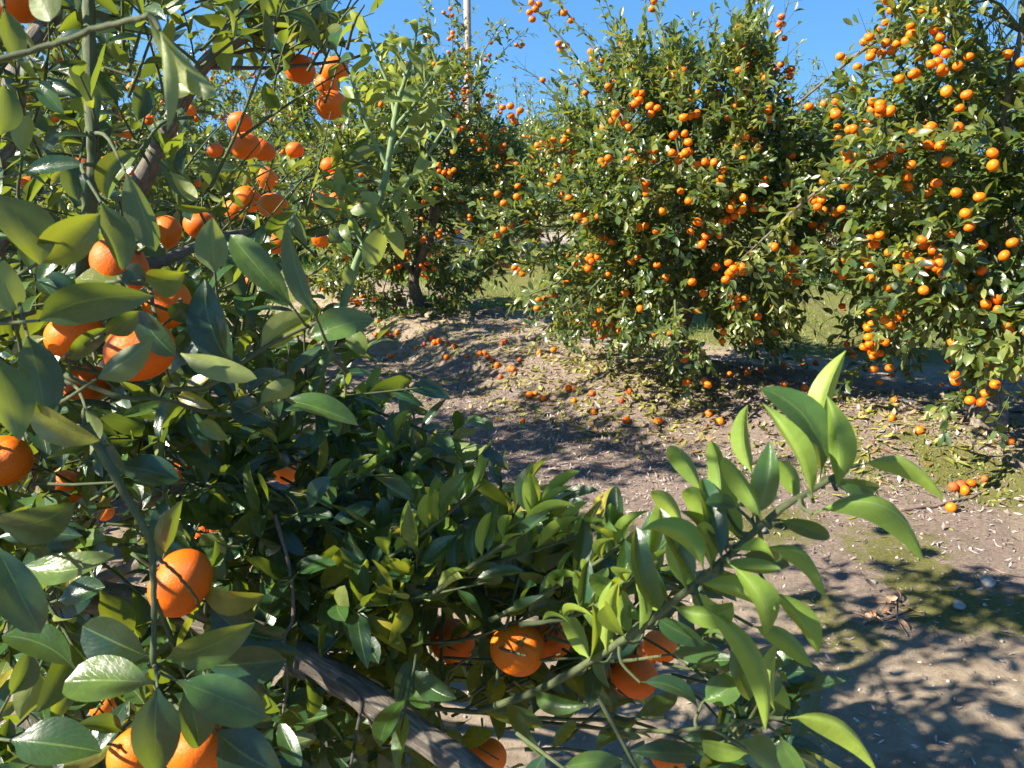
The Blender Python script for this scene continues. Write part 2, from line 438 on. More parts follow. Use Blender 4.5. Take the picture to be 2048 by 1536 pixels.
# ------------------------------------------------------------------ ground
def make_ground():
    def axis(lo, hi, step, far, grow=1.16):
        core = list(np.arange(lo, hi + 1e-6, step)); a = []; s = step; x = lo
        while x > -far: s *= grow; x -= s; a.append(x)
        b = []; s = step; x = hi
        while x < far: s *= grow; x += s; b.append(x)
        return np.array(a[::-1] + core + b)
    X = axis(-2.2, 4.2, 0.026, 400); Y = axis(1.2, 8.2, 0.026, 500)
    gx, gy = np.meshgrid(X, Y, indexing='ij')
    z = terrain(gx, gy)
    nx, ny = gx.shape
    idx = np.arange(nx * ny).reshape(nx, ny)
    q = np.stack([idx[:-1, :-1], idx[1:, :-1], idx[1:, 1:], idx[:-1, 1:]], -1).reshape(-1, 4)
    s = row_dist(gx, gy)
    # moss on the shoulders of the bank and in patches of the near path; mulch in the middle of the path
    f1 = fbm(gx * 0.9 + 3, gy * 0.9 + 8, 4); f2 = fbm(gx * 2.6, gy * 2.6 + 4, 4)
    moss = np.clip(1.2 * np.exp(-((s - 0.72) / 0.28) ** 2) * sstep(-0.25, 0.25, f2 + 0.05), 0, 1)
    patch = sstep(0.0, 0.35, f1 + 0.35 * f2 + 0.05) * (1 - sstep(3.0, 3.9, gy)) * sstep(0.3, 0.7, gx)
    back = sstep(0.9, 1.5, s) * sstep(6.2, 7.4, gy + 0.3 * gx) * sstep(-0.5, 0.1, f1 + 0.3)
    for (mx_, my_, mr_) in ((1.15, 2.35, .42), (1.55, 2.75, .4), (0.85, 1.9, .3), (1.7, 2.2, .35), (0.35, 3.0, .3)):
        patch = np.maximum(patch, 0.95 * np.exp(-((gx - mx_) ** 2 + (gy - my_) ** 2) / mr_ ** 2) * sstep(-0.45, 0.15, f2))
    moss = moss * np.clip(np.exp(-(((gx - 2.3) / 0.9) ** 2 + ((gy - 3.6) / 0.6) ** 2)) + 1.3 * np.exp(-(((gx + 0.30) / 0.8) ** 2 + ((gy - 6.5) / 0.7) ** 2)) + sstep(7.5, 9, gy), 0, 1)
    moss = np.clip(np.maximum(np.maximum(moss, patch * 0.85), back), 0, 1)
    mulch = np.exp(-((gy - 4.2 + 0.35 * gx) / 1.4) ** 2) * (1 - sstep(1.6, 2.6, gx)) * (1 - 0.6 * np.exp(-(s / 0.6) ** 2))
    mulch = np.clip(mulch * 1.25 + 0.5 * f2 * mulch, 0, 1)
    road = np.exp(-((gy + 0.25 * gx - 17.0) / 1.6) ** 4)
    me = build_mesh('ground', np.stack([gx, gy, z], -1).reshape(-1, 3), q, None, {'moss': moss.ravel(), 'mulch': mulch.ravel(), 'road': road.ravel()})
    m, nt, out = mat('orchard_soil'); g = NT(nt)
    tc = g.n('ShaderNodeTexCoord').outputs['Object']
    A = lambda k: g.n('ShaderNodeAttribute', attribute_name=k).outputs['Fac']
    big = g.noise(tc, 1.7, 5, 0.6); mid = g.noise(tc, 14, 6, 0.65); fine = g.noise(tc, 95, 5, 0.7); gr = g.noise(tc, 380, 3, 0.7)
    soil = g.ramp(mid, [(0.3, (0.23, 0.175, 0.125)), (0.5, (0.42, 0.33, 0.235)), (0.7, (0.56, 0.46, 0.35))])
    soil = g.mix(g.mrange(big, 0.35, 0.65, 0, 0.5), soil, (0.36, 0.29, 0.215))
    mp = g.n('ShaderNodeMapping', inp={'Vector': tc, 'Rotation': (0, 0, 0.6), 'Scale': (1, 3.5, 1)}).outputs[0]
    fib = g.noise(mp, 70, 5, 0.7, 0.8)
    mul = g.ramp(fib, [(0.3, (0.11, 0.08, 0.07)), (0.5, (0.31, 0.235, 0.19)), (0.72, (0.54, 0.44, 0.37))])
    c = g.mix(g.mrange(g.math('ADD', A('mulch'), g.math('MULTIPLY', g.math('SUBTRACT', fine, 0.5), 0.8)), 0.3, 0.6), soil, mul)
    mo = g.ramp(fine, [(0.3, (0.075, 0.085, 0.018)), (0.55, (0.19, 0.20, 0.035)), (0.75, (0.32, 0.31, 0.08))])
    mfac = g.mrange(g.math('ADD', A('moss'), g.math('MULTIPLY', g.math('SUBTRACT', g.math('ADD', mid, fine), 1.0), 1.3)), 0.42, 0.72, 0, 0.85)
    c = g.mix(mfac, c, mo)
    c = g.mix(A('road'), c, (0.42, 0.35, 0.31))
    speck = g.mrange(gr, 0.66, 0.74, 0, 0.6)
    c = g.mix(speck, c, (0.5, 0.45, 0.39))
    dk = g.mrange(gr, 0.36, 0.27, 0, 0.6)
    c = g.mix(dk, c, (0.06, 0.045, 0.035))
    h = g.math('ADD', g.math('MULTIPLY', fine, 1.0), g.math('ADD', g.math('MULTIPLY', gr, 0.5), g.math('MULTIPLY', fib, 0.4)))
    b = g.n('ShaderNodeBump', inp={'Strength': 1.0, 'Distance': 0.02, 'Height': h}).outputs[0]
    p = g.n('ShaderNodeBsdfPrincipled', inp={'Base Color': c, 'Roughness': 0.95, 'Normal': b, 'Specular IOR Level': 0.15})
    g.link(p.outputs[0], out.inputs[0])
    o = new_obj('ground', me, m); o['kind'] = 'structure'; o['label'] = 'bare sandy orchard soil with mossy patches and low planted banks'; o['category'] = 'ground'
make_ground()

# ------------------------------------------------------------------ fruit meshes
def fruit_mesh(name, seg, rings, lobes=0.0, seed=0, button=True, mats=None):
    """unit-radius mandarin, stem end +Z, slightly flattened with a dimple"""
    r_ = np.random.default_rng(seed); V = []; ph = r_.random(6) * 6.28
    flat = 0.80 + 0.09 * r_.random()
    for i in range(1, rings):
        th = PI * i / rings
        for j in range(seg):
            a = 2 * PI * j / seg
            top = math.exp(-(th / 0.55) ** 2); bot = math.exp(-((PI - th) / 0.35) ** 2)
            R = 1 + lobes * top * 0.9 * math.cos(9 * a + ph[0]) * (th / 0.55) + 0.02 * math.sin(2 * a + ph[1]) * math.sin(th) + 0.018 * math.sin(3 * a + ph[2] + th)
            R *= 1 - 0.13 * math.exp(-(th / 0.30) ** 2) - 0.06 * bot
            x, y, z = R * math.sin(th) * math.cos(a), R * math.sin(th) * math.sin(a), R * math.cos(th) * flat
            V.append((x, y, z))
    V = V + [(0, 0, 0.86 * flat), (0, 0, -0.93 * flat)]
    nt_, nb = len(V) - 2, len(V) - 1
    Q = []; T = []
    for i in range(rings - 2):
        for j in range(seg):
            a, b = i * seg + j, i * seg + (j + 1) % seg
            Q.append((a, a + seg, b + seg, b))
    for j in range(seg):
        T.append((nt_, j, (j + 1) % seg)); k = (rings - 2) * seg
        T.append((nb, k + (j + 1) % seg, k + j))
    mi = [0] * (len(Q) + len(T))
    if button:                      # little green stem button
        n0 = len(V); zt = 0.84 * flat; k = 8
        for (rr, zz) in ((0.13, zt), (0.12, zt + 0.06), (0.05, zt + 0.10)):
            for j in range(k): V.append((rr * math.cos(2 * PI * j / k), rr * math.sin(2 * PI * j / k), zz))
        V.append((0, 0, zt + 0.12)); c = len(V) - 1
        bq = []; bt = []
        for i in range(2):
            for j in range(k):
                a, b = n0 + i * k + j, n0 + i * k + (j + 1) % k
                bq.append((a, b, b + k, a + k))
        for j in range(k): bt.append((n0 + 2 * k + j, n0 + 2 * k + (j + 1) % k, c))
        mi = [0] * len(Q) + [1] * len(bq) + [0] * len(T) + [1] * len(bt)
        Q += bq; T += bt
    me = build_mesh(name, V, Q, None, None, tris=T, matidx=mi)
    for m in mats: me.materials.append(m)
    return me
FRUIT_BG = [fruit_mesh('mandarin_small', 14, 9, 0.02, s, True, [M_fruit_bg, M_calyx]) for s in (1, 2, 3)]
FRUIT_FG = [fruit_mesh('mandarin_near', 56, 36, 0.022, s, False, [M_fruit]) for s in (11, 12, 13, 14)]
M_fruit_old = fruit_material('mandarin_peel_spoiled', (0.34, 0.075, 0.02), (0.55, 0.13, 0.03), bump=0.4, sss=0.0, rough=0.55)
FRUIT_FALL = [fruit_mesh('mandarin_fallen', 24, 16, 0.02, s, True, [M_fruit_bg if s < 25 else M_fruit_old, M_calyx]) for s in (21, 22, 23, 24, 25)]
def calyx_mesh():
    V = []; k = 10
    V.append((0, 0, 0.80))
    for j in range(k):
        a = 2 * PI * j / k; rr = 0.17 if j % 2 == 0 else 0.09
        V.append((rr * math.cos(a), rr * math.sin(a), 0.83 if j % 2 == 0 else 0.815))
    V.append((0, 0, 0.87)); T = []
    for j in range(k):
        a, b = 1 + j, 1 + (j + 1) % k
        T += [(0, b, a), (k + 1, a, b)]
    V = np.array(V); t = Tubes()
    t.add([(0, 0, 0.82), (0.02, 0, 1.05), (0.07, 0.02, 1.3), (0.15, 0.03, 1.65)], [0.075, 0.055, 0.05, 0.055], 7)
    n = len(V)
    V2 = np.concatenate([V] + t.V); Q = np.concatenate(t.Q) + n; T2 = np.concatenate([np.array(T)] + [x + n for x in t.T])
    me = build_mesh('calyx', V2, Q, np.zeros((len(V2), 2)), tris=T2); me.materials.append(M_calyx); return me
CALYX = calyx_mesh()

# ------------------------------------------------------------------ row trees
def random_dirs(n, r):
    v = r.normal(size=(n, 3)); return norm(v)

class Tree:
    pass

def grow_tree(seed, center, radii, base, trunk_r=0.06, nclump=95, twigs=10, nleaf=11, lsize=0.082, shoots=(), fruit_clusters=(), nrand=40, trunk_pts=None, skirt=0.0, minz=-0.93, gaps=()):
    """everything in world space about `base`; returns leaf / stem / trunk meshes' data and fruit positions"""
    global rng
    keep = rng; rng = np.random.default_rng(seed); r = rng
    center = np.asarray(center, float); radii = np.asarray(radii, float); base = np.asarray(base, float)
    lv = Leaves(); tb = Tubes(); tk = Tubes()
    d = random_dirs(nclump, r); d[:, 2] = np.where(d[:, 2] < minz, -d[:, 2], d[:, 2])
    lob = 1 + 0.20 * np.sin(3 * np.arctan2(d[:, 1], d[:, 0]) + seed) * np.cos(2.3 * d[:, 2] * 2 + seed * 1.7) + r.normal(0, 0.10, nclump)
    rho = np.where(r.random(nclump) < 0.75, 0.80 + 0.18 * r.random(nclump), 0.30 + 0.45 * r.random(nclump)) * lob
    # an uneven outline: lower half spreads like a skirt, top is narrower
    cl = center + d * radii * rho[:, None]
    q_ = cl - CAM; dd_ = q_ @ FWD; x_ = 1024 + F * (q_ @ RGT) / dd_; y_ = 768 - F * (q_ @ UPV) / dd_
    ok_ = np.ones(nclump, bool)
    for (gx_, gy_, gr_) in gaps: ok_ &= np.hypot(x_ - gx_, y_ - gy_) > gr_ * 1.25
    cl = cl[ok_]; d = d[ok_]; rho = rho[ok_]; nclump = len(cl)
    fork = base + np.array([0.02, 0.0, 0.34])
    # trunk
    tp = trunk_pts if trunk_pts is not None else [base + [0, 0, -0.1], base + [0.01, 0, 0.1], base + [-0.01, 0.02, 0.24], fork]
    tp = spline(tp, 14); tt = np.linspace(0, 1, 14)
    tk.add(tp, trunk_r * (1 + 0.55 * np.exp(-((tt - 0.25) / 0.12) ** 2) * 0.5 + 0.5 * np.exp(-(tt / 0.25) ** 2)) * (1 - 0.15 * tt) * (1 + r.normal(0, 0.03, 14)), 12)
    # main limbs
    nl = 6; limbs = []
    for k in range(nl):
        a = 2 * PI * k / nl + r.random(); out = np.array([math.cos(a), math.sin(a), 0]) * radii * 0.55
        end = center + out + np.array([0, 0, radii[2] * (0.1 + 0.6 * r.random())])
        mid = (fork + end) / 2 + r.normal(0, 0.06, 3) - np.array([0, 0, 0.04])
        pl = spline([fork - [0, 0, 0.04], mid, end], 10); limbs.append(pl)
        tk.add(pl, np.linspace(trunk_r * 0.55, 0.012, 10), 8)
    allp = np.concatenate([l[3:] for l in limbs])
    for c in cl:                                   # a branch to each clump
        i = np.argmin(((allp - c) ** 2).sum(1) + r.random(len(allp)) * 0.02)
        s = allp[i]; m = (s + c) / 2 + r.normal(0, 0.04, 3) + np.array([0, 0, 0.04])
        tb.add(spline([s, m, c], 6), np.linspace(0.009, 0.004, 6), 5, cap=False)
    N = nclump * twigs
    ci = np.repeat(np.arange(nclump), twigs)
    out = norm(d * (1 / radii))
    b = cl[ci] + r.normal(0, 1, (N, 3)) * np.array([0.085, 0.085, 0.075])
    low = np.clip((center[2] - cl[ci, 2]) / radii[2], 0, 1)[:, None]
    dr = out[ci] * 0.85 + np.array([0, 0, 0.35]) - low * np.array([0, 0, 0.55]) + r.normal(0, 0.5, (N, 3))
    twig_leaves(lv, tb, b, dr, 0.10 + 0.16 * r.random(N), nleaf, lsize, rnd_shift=0.02, stem_r=0.0018, sides=3)
    fr = []
    def put(p, rad=0.0228):
        p = np.asarray(p, float)
        for q in fr[-60:]:
            dv = p - q[0]; l = np.linalg.norm(dv)
            if l < rad * 1.85: p = q[0] + dv / (l + 1e-6) * rad * 1.9
        fr.append((p, rad * (0.88 + 0.22 * r.random())))
    # long shoots
    for sh in shoots:
        pts = np.asarray(sh['pts'], float); n = max(8, int(len(pts) * 5)); sp = spline(pts, n)
        (tb if sh.get('r', 0.007) < 0.012 else tk).add(sp, np.linspace(sh.get('r', 0.007), 0.0025, n), 6, cap=False)
        ns = sh.get('n', 10); t0 = sh.get('t0', 0.1)
        for q in range(ns):
            s = t0 + (1 - t0) * (q + 0.5 * r.random()) / ns; i = min(n - 2, int(s * (n - 1)))
            dv = norm(sp[i + 1] - sp[i])
            twig_leaves(lv, tb, [sp[i]], [dv * 0.7 + r.normal(0, 0.65, 3) + [0, 0, 0.1]], sh.get('tl', 0.10) * (0.6 + 0.8 * r.random()), sh.get('nl', 5), sh.get('ls', lsize * 0.85), rnd_shift=sh.get('shift', 0.15), stem_r=0.0014, sides=3)
        for (s, k) in sh.get('fruit', ()):
            i = min(n - 1, int(s * (n - 1)))
            for _ in range(k): put(sp[i] + r.normal(0, 0.028, 3) - [0, 0, 0.035])
    for (p, k) in fruit_clusters:
        for _ in range(k): put(np.asarray(p) + r.normal(0, 0.034, 3) * np.array([1, 0.7, 1.1]))
    outer = np.where(rho > 0.72)[0]
    for _ in range(nrand):
        i = r.choice(outer); k = int(r.choice([1, 1, 1, 2, 2, 3]))
        p = cl[i] + out[i] * (0.06 + 0.14 * r.random()) + r.normal(0, 0.05, 3) - [0, 0, 0.05]
        for _ in range(k): put(p + r.normal(0, 0.034, 3))
    lv.cull([(a, b_, c, 99) for (a, b_, c) in gaps], 0, 0.9)
    T = Tree(); T.lv = lv; T.tb = tb; T.tk = tk; T.fruit = fr; T.base = base; T.seed = seed
    rng = keep
    return T

def finish_tree(T, label, group, name='mandarin_tree', nparts=100, leafmat=M_leaf_bg, nv=4, nu=2):
    root = empty(name, T.base); tag(root, label, 'tree', group)
    new_obj('trunk', T.tk.mesh('trunk', T.base), M_bark, root)
    new_obj('crown', T.lv.mesh('crown', nv, nu, T.base, T.tb), [leafmat, M_stem], root)
    r = np.random.default_rng(T.seed + 99)
    ctr = np.mean([f[0] for f in T.fruit], axis=0)
    def score(f):                               # how large it shows
        tocam = norm(CAM - ctr); return (f[0] - ctr) @ tocam
    fs = sorted(T.fruit, key=score, reverse=True)
    for p, rad in fs[:nparts]:
        o = new_obj('fruit', FRUIT_BG[r.integers(3)], None, root)
        o.location = p - T.base; o.scale = (rad,) * 3
        o.rotation_euler = (r.normal(0, 0.5), r.normal(0, 0.5), r.random() * 6.28)
    if len(fs) > nparts:
        src = FRUIT_BG[0]; n = len(src.vertices); co = np.empty(n * 3, np.float32); src.vertices.foreach_get('co', co); co = co.reshape(-1, 3)
        nf = len(src.polygons); lt = np.empty(nf, np.int32); src.polygons.foreach_get('loop_total', lt)
        mi = np.empty(nf, np.int32); src.polygons.foreach_get('material_index', mi)
        lp = np.empty(len(src.loops), np.int32); src.loops.foreach_get('vertex_index', lp)
        nq = int((lt == 4).sum()); q0 = lp[:nq * 4].reshape(-1, 4); t0 = lp[nq * 4:].reshape(-1, 3)
        V = []; Q = []; TT = []
        for k, (p, rad) in enumerate(fs[nparts:]):
            V.append(co * rad + (p - T.base)); Q.append(q0 + k * n); TT.append(t0 + k * n)
        K = len(V)
        me = build_mesh('remaining_fruit', np.concatenate(V), np.concatenate(Q), None, None, tris=np.concatenate(TT), matidx=np.concatenate([np.tile(mi[:nq], K), np.tile(mi[nq:], K)]))
        me.materials.append(M_fruit_bg); me.materials.append(M_calyx)
        o = new_obj('fruit_mass', me, None, root); o['kind'] = 'stuff'
    return root
def children_of(o): return [c for c in bpy.data.objects if c.parent == o]
def dup_tree(root, kids, loc, rz, sc, label, group):
    r = root.copy(); C.objects.link(r); r.location = loc; r.rotation_euler = (0, 0, rz); r.scale = (sc,) * 3
    r['label'] = label
    if group: r['group'] = group
    for ch in kids:
        c = ch.copy(); C.objects.link(c); c.parent = r
    return r

def on_crown(px, py, center, radii, k=1.0):
    """front intersection of the pixel ray with the crown ellipsoid (a place on the real crown)"""
    center = np.asarray(center, float); radii = np.asarray(radii, float) * k
    rr = ray(px, py); o = (CAM - center) / radii; v = rr / radii
    A = v @ v; B = o @ v; Cc = o @ o - 1; D = B * B - A * Cc
    t = (-B - math.sqrt(D)) / A if D > 0 else -B / A
    return CAM + t * rr

def gz(x, y): return np.array([x, y, float(terrain(x, y))])
ROWG = 'mandarin trees along the planted bank'
# --- tree at the right edge
bR = gz(2.50, 3.88); cR = np.array([2.52, 3.92, 1.45]); rR = np.array([0.92, 0.92, 1.05])
hr = lambda lst, c, r, k=1.05: [(on_crown(x, y, c, r, k), n) for (x, y, n) in lst]
FR = [(1720, 85, 2), (1745, 110, 2), (1715, 135, 1), (1800, 75, 1), (1850, 85, 1), (1865, 130, 5), (1885, 125, 3), (1805, 145, 1), (1840, 160, 1), (1955, 168, 1), (1880, 15, 1), (1830, 30, 2),
      (1770, 215, 2), (1790, 225, 2), (1740, 240, 3), (1720, 255, 1), (1895, 220, 2), (1855, 265, 4), (1885, 258, 4), (1835, 270, 2), (1715, 305, 2), (1750, 310, 2), (1770, 295, 1), (1785, 315, 1), (1885, 325, 1), (1990, 315, 2), (1830, 348, 1), (1820, 400, 1), (1850, 380, 1),
      (1640, 390, 3), (1690, 415, 1), (1935, 400, 2), (1960, 390, 1), (1915, 455, 2), (1750, 470, 2), (1755, 515, 3), (1740, 465, 1), (1860, 520, 1), (1830, 530, 1), (1975, 525, 2), (1930, 520, 2), (1830, 565, 1), (1770, 572, 1), (1735, 555, 1),
      (1735, 630, 2), (1755, 640, 2), (1775, 655, 2), (1745, 690, 4), (1765, 710, 2), (1740, 700, 3), (1770, 720, 1), (1800, 610, 1), (1810, 645, 1), (1925, 605, 1), (1925, 660, 3), (1995, 635, 1), (2030, 480, 1), (2035, 680, 1)]
lowR = [(P(1905, 765, 3.45), 1), (P(1938, 755, 3.45), 1), (P(1936, 772, 3.45), 1), (P(1936, 800, 3.45), 1), (P(1980, 760, 3.4), 1), (P(1982, 780, 3.4), 1), (P(1993, 795, 3.4), 1), (P(2035, 745, 3.4), 2)]
GAPS = [(1650, 595, 50), (1632, 655, 26), (1660, 465, 24), (1690, 432, 13), (1610, 105, 58), (1600, 40, 60), (1680, 40, 62), (1620, 190, 30), (2000, 815, 42), (2010, 30, 58), (2045, 120, 26)]
TR = grow_tree(101, cR, rR, bR, gaps=GAPS, trunk_r=0.066, nclump=195, twigs=11, nleaf=11, lsize=0.076, nrand=190, minz=-0.84,
    fruit_clusters=hr(FR, cR, rR) + lowR,
    shoots=[
        dict(pts=[P(1900, 300, 3.9), P(1800, 130, 3.8), P(1725, 85, 3.75)], n=14, fruit=[(0.9, 2)], r=0.010),
        dict(pts=[P(1780, 60, 3.9), P(1700, 120, 3.95), P(1640, 170, 4.0), P(1585, 215, 4.05), P(1540, 250, 4.1)], n=12, r=0.013, tl=0.12, nl=4, fruit=[(0.1, 2), (0.25, 1)]),
        dict(pts=[P(1850, 340, 3.5), P(1760, 328, 3.45), P(1690, 345, 3.5), P(1600, 410, 3.6), P(1535, 470, 3.7), P(1480, 520, 3.75)], n=30, r=0.014, t0=0.05, tl=0.13, nl=6, fruit=[(0.55, 3), (0.8, 1), (0.98, 5)], shift=0.3),
        dict(pts=[P(1820, 60, 4.0), P(1840, -20, 4.0), P(1845, -90, 4.0)], n=16, fruit=[(0.1, 2), (0.5, 2)]),
        
        dict(pts=[P(1760, 120, 3.7), P(1790, 20, 3.7), P(1850, -40, 3.7)], n=14, fruit=[(0.5, 2)]),
        dict(pts=[P(1950, 560, 3.35), P(1990, 650, 3.2), P(2012, 715, 3.2)], n=14, nl=6, ls=0.085, fruit=[(0.2, 1)]),
        dict(pts=[P(1900, 600, 3.35), P(1925, 680, 3.25), P(1935, 695, 3.2)], n=10, nl=6, ls=0.085),
        dict(pts=[P(2030, 620, 3.25), P(2040, 700, 3.15), P(2032, 720, 3.1)], n=8, nl=6, ls=0.085),
        dict(pts=[P(1740, 480, 3.5), P(1690, 500, 3.4), P(1650, 520, 3.4)], n=9, nl=6, ls=0.085),
        dict(pts=[P(1955, 215, 4.0), P(1975, 110, 4.0), P(1950, 55, 4.0), P(1925, 30, 4.0)], n=3, nl=3),
        dict(pts=[P(2000, 215, 4.0), P(1998, 100, 4.0), P(2000, 20, 4.0)], n=2, nl=2),
    ])
finish_tree(TR, 'laden mandarin tree at the right edge with fruit hanging to its grey trunk', ROWG)

# --- middle tree
bM = gz(1.12, 5.02); cM = np.array([1.10, 5.0, 1.24]); rM = np.array([0.94, 0.90, 0.90])
FM = [(1090, 290, 4), (1110, 275, 2), (1075, 305, 2), (1085, 330, 1), (1100, 340, 1), (1130, 355, 1), (1045, 320, 1), (1020, 235, 3), (1040, 225, 1), (1015, 250, 1), (1220, 262, 1), (1240, 245, 2), (1270, 190, 2), (1285, 200, 2), (1310, 210, 2), (1255, 230, 2), (1300, 235, 1),
      (1370, 230, 1), (1365, 255, 2), (1360, 290, 4), (1375, 300, 3), (1290, 310, 3), (1300, 295, 2), (1205, 310, 1), (1265, 345, 1), (1340, 340, 1), (1390, 365, 1), (1240, 330, 3), (1145, 405, 1), (1050, 385, 1), (1000, 390, 1), (1385, 380, 1), (1330, 430, 1), (1360, 410, 1), (1060, 430, 2),
      (1085, 475, 1), (1150, 510, 2), (1165, 505, 2), (1125, 550, 2), (1210, 425, 1), (1310, 465, 1), (1310, 510, 1), (1180, 620, 1), (1195, 622, 2), (1160, 630, 3), (1235, 640, 1), (1220, 600, 1), (1245, 605, 1), (1320, 680, 2), (1230, 660, 2), (1210, 665, 1), (1345, 695, 1), (1370, 700, 2),
      (1410, 600, 1), (1400, 575, 1), (1330, 550, 1), (1440, 530, 2), (1480, 525, 3), (1465, 590, 3), (1475, 600, 2), (1410, 610, 1), (1455, 565, 1), (1440, 670, 2), (1520, 675, 1), (1545, 660, 1), (1555, 670, 1), (1520, 630, 1), (1550, 650, 1), (1300, 625, 1), (1350, 640, 1),
      (1475, 405, 2), (1510, 400, 1), (1465, 420, 1), (1390, 440, 1), (1400, 450, 1), (1540, 350, 1), (1530, 395, 1), (1490, 300, 2), (1450, 560, 2), (1590, 530, 2), (1580, 550, 2), (1560, 545, 1), (1575, 530, 1), (1480, 165, 2), (1475, 205, 2), (1430, 380, 2)]
TM = grow_tree(202, cM, rM, bM, gaps=GAPS + [(1275, 245, 16), (1060, 120, 60), (1000, 560, 40)], trunk_r=0.062, nclump=225, twigs=11, nleaf=11, lsize=0.069, nrand=215, minz=-0.84, fruit_clusters=hr(FM, cM, rM),
    shoots=[
        dict(pts=[P(1200, 190, 4.8), P(1150, 110, 4.8), P(1100, 50, 4.8), P(1060, 5, 4.8)], n=12, r=0.008, nl=4, fruit=[(0.55, 3), (0.97, 5)]),
        dict(pts=[P(1250, 180, 4.7), P(1180, 80, 4.7), P(1130, 20, 4.7), P(1110, -30, 4.7)], n=14, r=0.008, nl=4, fruit=[(0.3, 3), (0.6, 1), (0.75, 1)]),
        dict(pts=[P(1345, 160, 4.7), P(1330, 80, 4.7), P(1300, 0, 4.7), P(1285, -50, 4.7)], n=9, r=0.010, nl=4, fruit=[(0.8, 3), (0.7, 1)]),
        dict(pts=[P(1290, 170, 4.5), P(1270, 110, 4.5), P(1220, 60, 4.5)], n=14, nl=6, fruit=[(0.5, 2), (0.9, 1)]),
        dict(pts=[P(1480, 190, 4.8), P(1490, 100, 4.8), P(1490, 30, 4.8), P(1495, -40, 4.8)], n=22, r=0.009, nl=6, fruit=[(0.3, 2), (0.5, 2), (0.75, 1)]),
        dict(pts=[P(1520, 160, 4.9), P(1560, 60, 4.9), P(1580, -10, 4.9)], n=14, nl=4, fruit=[(0.5, 2), (0.8, 3)]),
        dict(pts=[P(1530, 190, 4.8), P(1570, 140, 4.8), P(1595, 130, 4.8)], n=8, nl=5, fruit=[(0.6, 4), (0.95, 2)]),
        dict(pts=[P(1400, 180, 4.9), P(1390, 110, 4.9), P(1375, 60, 4.9)], n=7, nl=5),
        dict(pts=[P(1160, 240, 4.8), P(1080, 160, 4.8), P(1030, 130, 4.8)], n=9, nl=4, fruit=[(0.5, 1)]),
        dict(pts=[P(1170, 500, 4.3), P(1120, 560, 4.2), P(1060, 590, 4.2), P(1045, 600, 4.2)], n=12, nl=6),
        dict(pts=[P(1200, 560, 4.2), P(1160, 600, 4.1), P(1130, 625, 4.1)], n=9, nl=6),
        dict(pts=[P(1250, 600, 4.1), P(1240, 640, 4.05), P(1250, 665, 4.05)], n=11, nl=6),
        dict(pts=[P(1350, 600, 4.1), P(1350, 645, 4.05), P(1340, 675, 4.05)], n=11, nl=6),
        dict(pts=[P(1460, 560, 4.1), P(1470, 615, 4.05), P(1490, 645, 4.05)], n=11, nl=6),
        dict(pts=[P(1540, 560, 4.3), P(1570, 620, 4.2), P(1600, 640, 4.2)], n=9, nl=6),
    ])
finish_tree(TM, 'round mandarin tree in the middle with two bare shoots rising into the sky', ROWG)

# --- left row tree
bL = gz(-0.95, 7.5); cL = np.array([-0.98, 7.4, 1.24]); rL = np.array([1.10, 0.95, 1.05])
FL = [(735, 585, 1), (945, 520, 1), (850, 545, 4), (848, 530, 2), (860, 520, 1), (880, 470, 2), (885, 485, 2), (905, 455, 2), (855, 475, 1), (840, 490, 1), (815, 455, 2), (830, 440, 1), (810, 505, 1), (935, 435, 2), (850, 405, 1), (900, 345, 3), (895, 350, 2), (880, 330, 1), (925, 250, 2), (920, 235, 2), (910, 190, 3), (940, 190, 2), (985, 190, 2), (970, 270, 2), (990, 295, 2), (940, 295, 2), (950, 230, 1), (905, 315, 1), (960, 490, 2), (970, 480, 3), (975, 490, 2), (720, 510, 1), (700, 525, 1), (740, 525, 1), (780, 525, 1), (785, 540, 2)]
TL = grow_tree(303, cL, rL, bL, trunk_r=0.06, nclump=200, twigs=9, nleaf=11, lsize=0.080, nrand=110, fruit_clusters=hr(FL, cL, rL, 1.06),
    shoots=[
        dict(pts=[P(900, 180, 7.2), P(905, 80, 7.2), P(895, -20, 7.2)], n=22, nl=5, tl=0.16, fruit=[(0.2, 2), (0.4, 2), (0.6, 3), (0.8, 3)]),
        dict(pts=[P(930, 170, 7.2), P(975, 90, 7.2), P(1010, 35, 7.2)], n=18, nl=5, tl=0.16, fruit=[(0.2, 3), (0.4, 3), (0.6, 2)]),
        dict(pts=[P(870, 170, 7.2), P(860, 80, 7.2), P(850, 0, 7.2)], n=20, nl=5, tl=0.16, fruit=[(0.3, 2), (0.6, 2)]),
        dict(pts=[P(940, 190, 7.3), P(1000, 110, 7.3), P(1050, 60, 7.3)], n=12, nl=4, tl=0.12, fruit=[(0.9, 3)]),
        dict(pts=[P(920, 170, 7.2), P(930, 100, 7.2), P(925, 30, 7.2)], n=18, nl=5, tl=0.16, fruit=[(0.3, 3), (0.5, 3)]),
        dict(pts=[P(850, 200, 7.2), P(800, 120, 7.2), P(780, 60, 7.2)], n=16, nl=5, tl=0.16, fruit=[(0.5, 3)]),
        dict(pts=[P(960, 480, 6.9), P(1000, 500, 6.8), P(1010, 520, 6.8)], n=8, nl=5),
    ])
finish_tree(TL, 'mandarin tree with dark bare trunk standing behind the mossy mound', ROWG, nv=4)

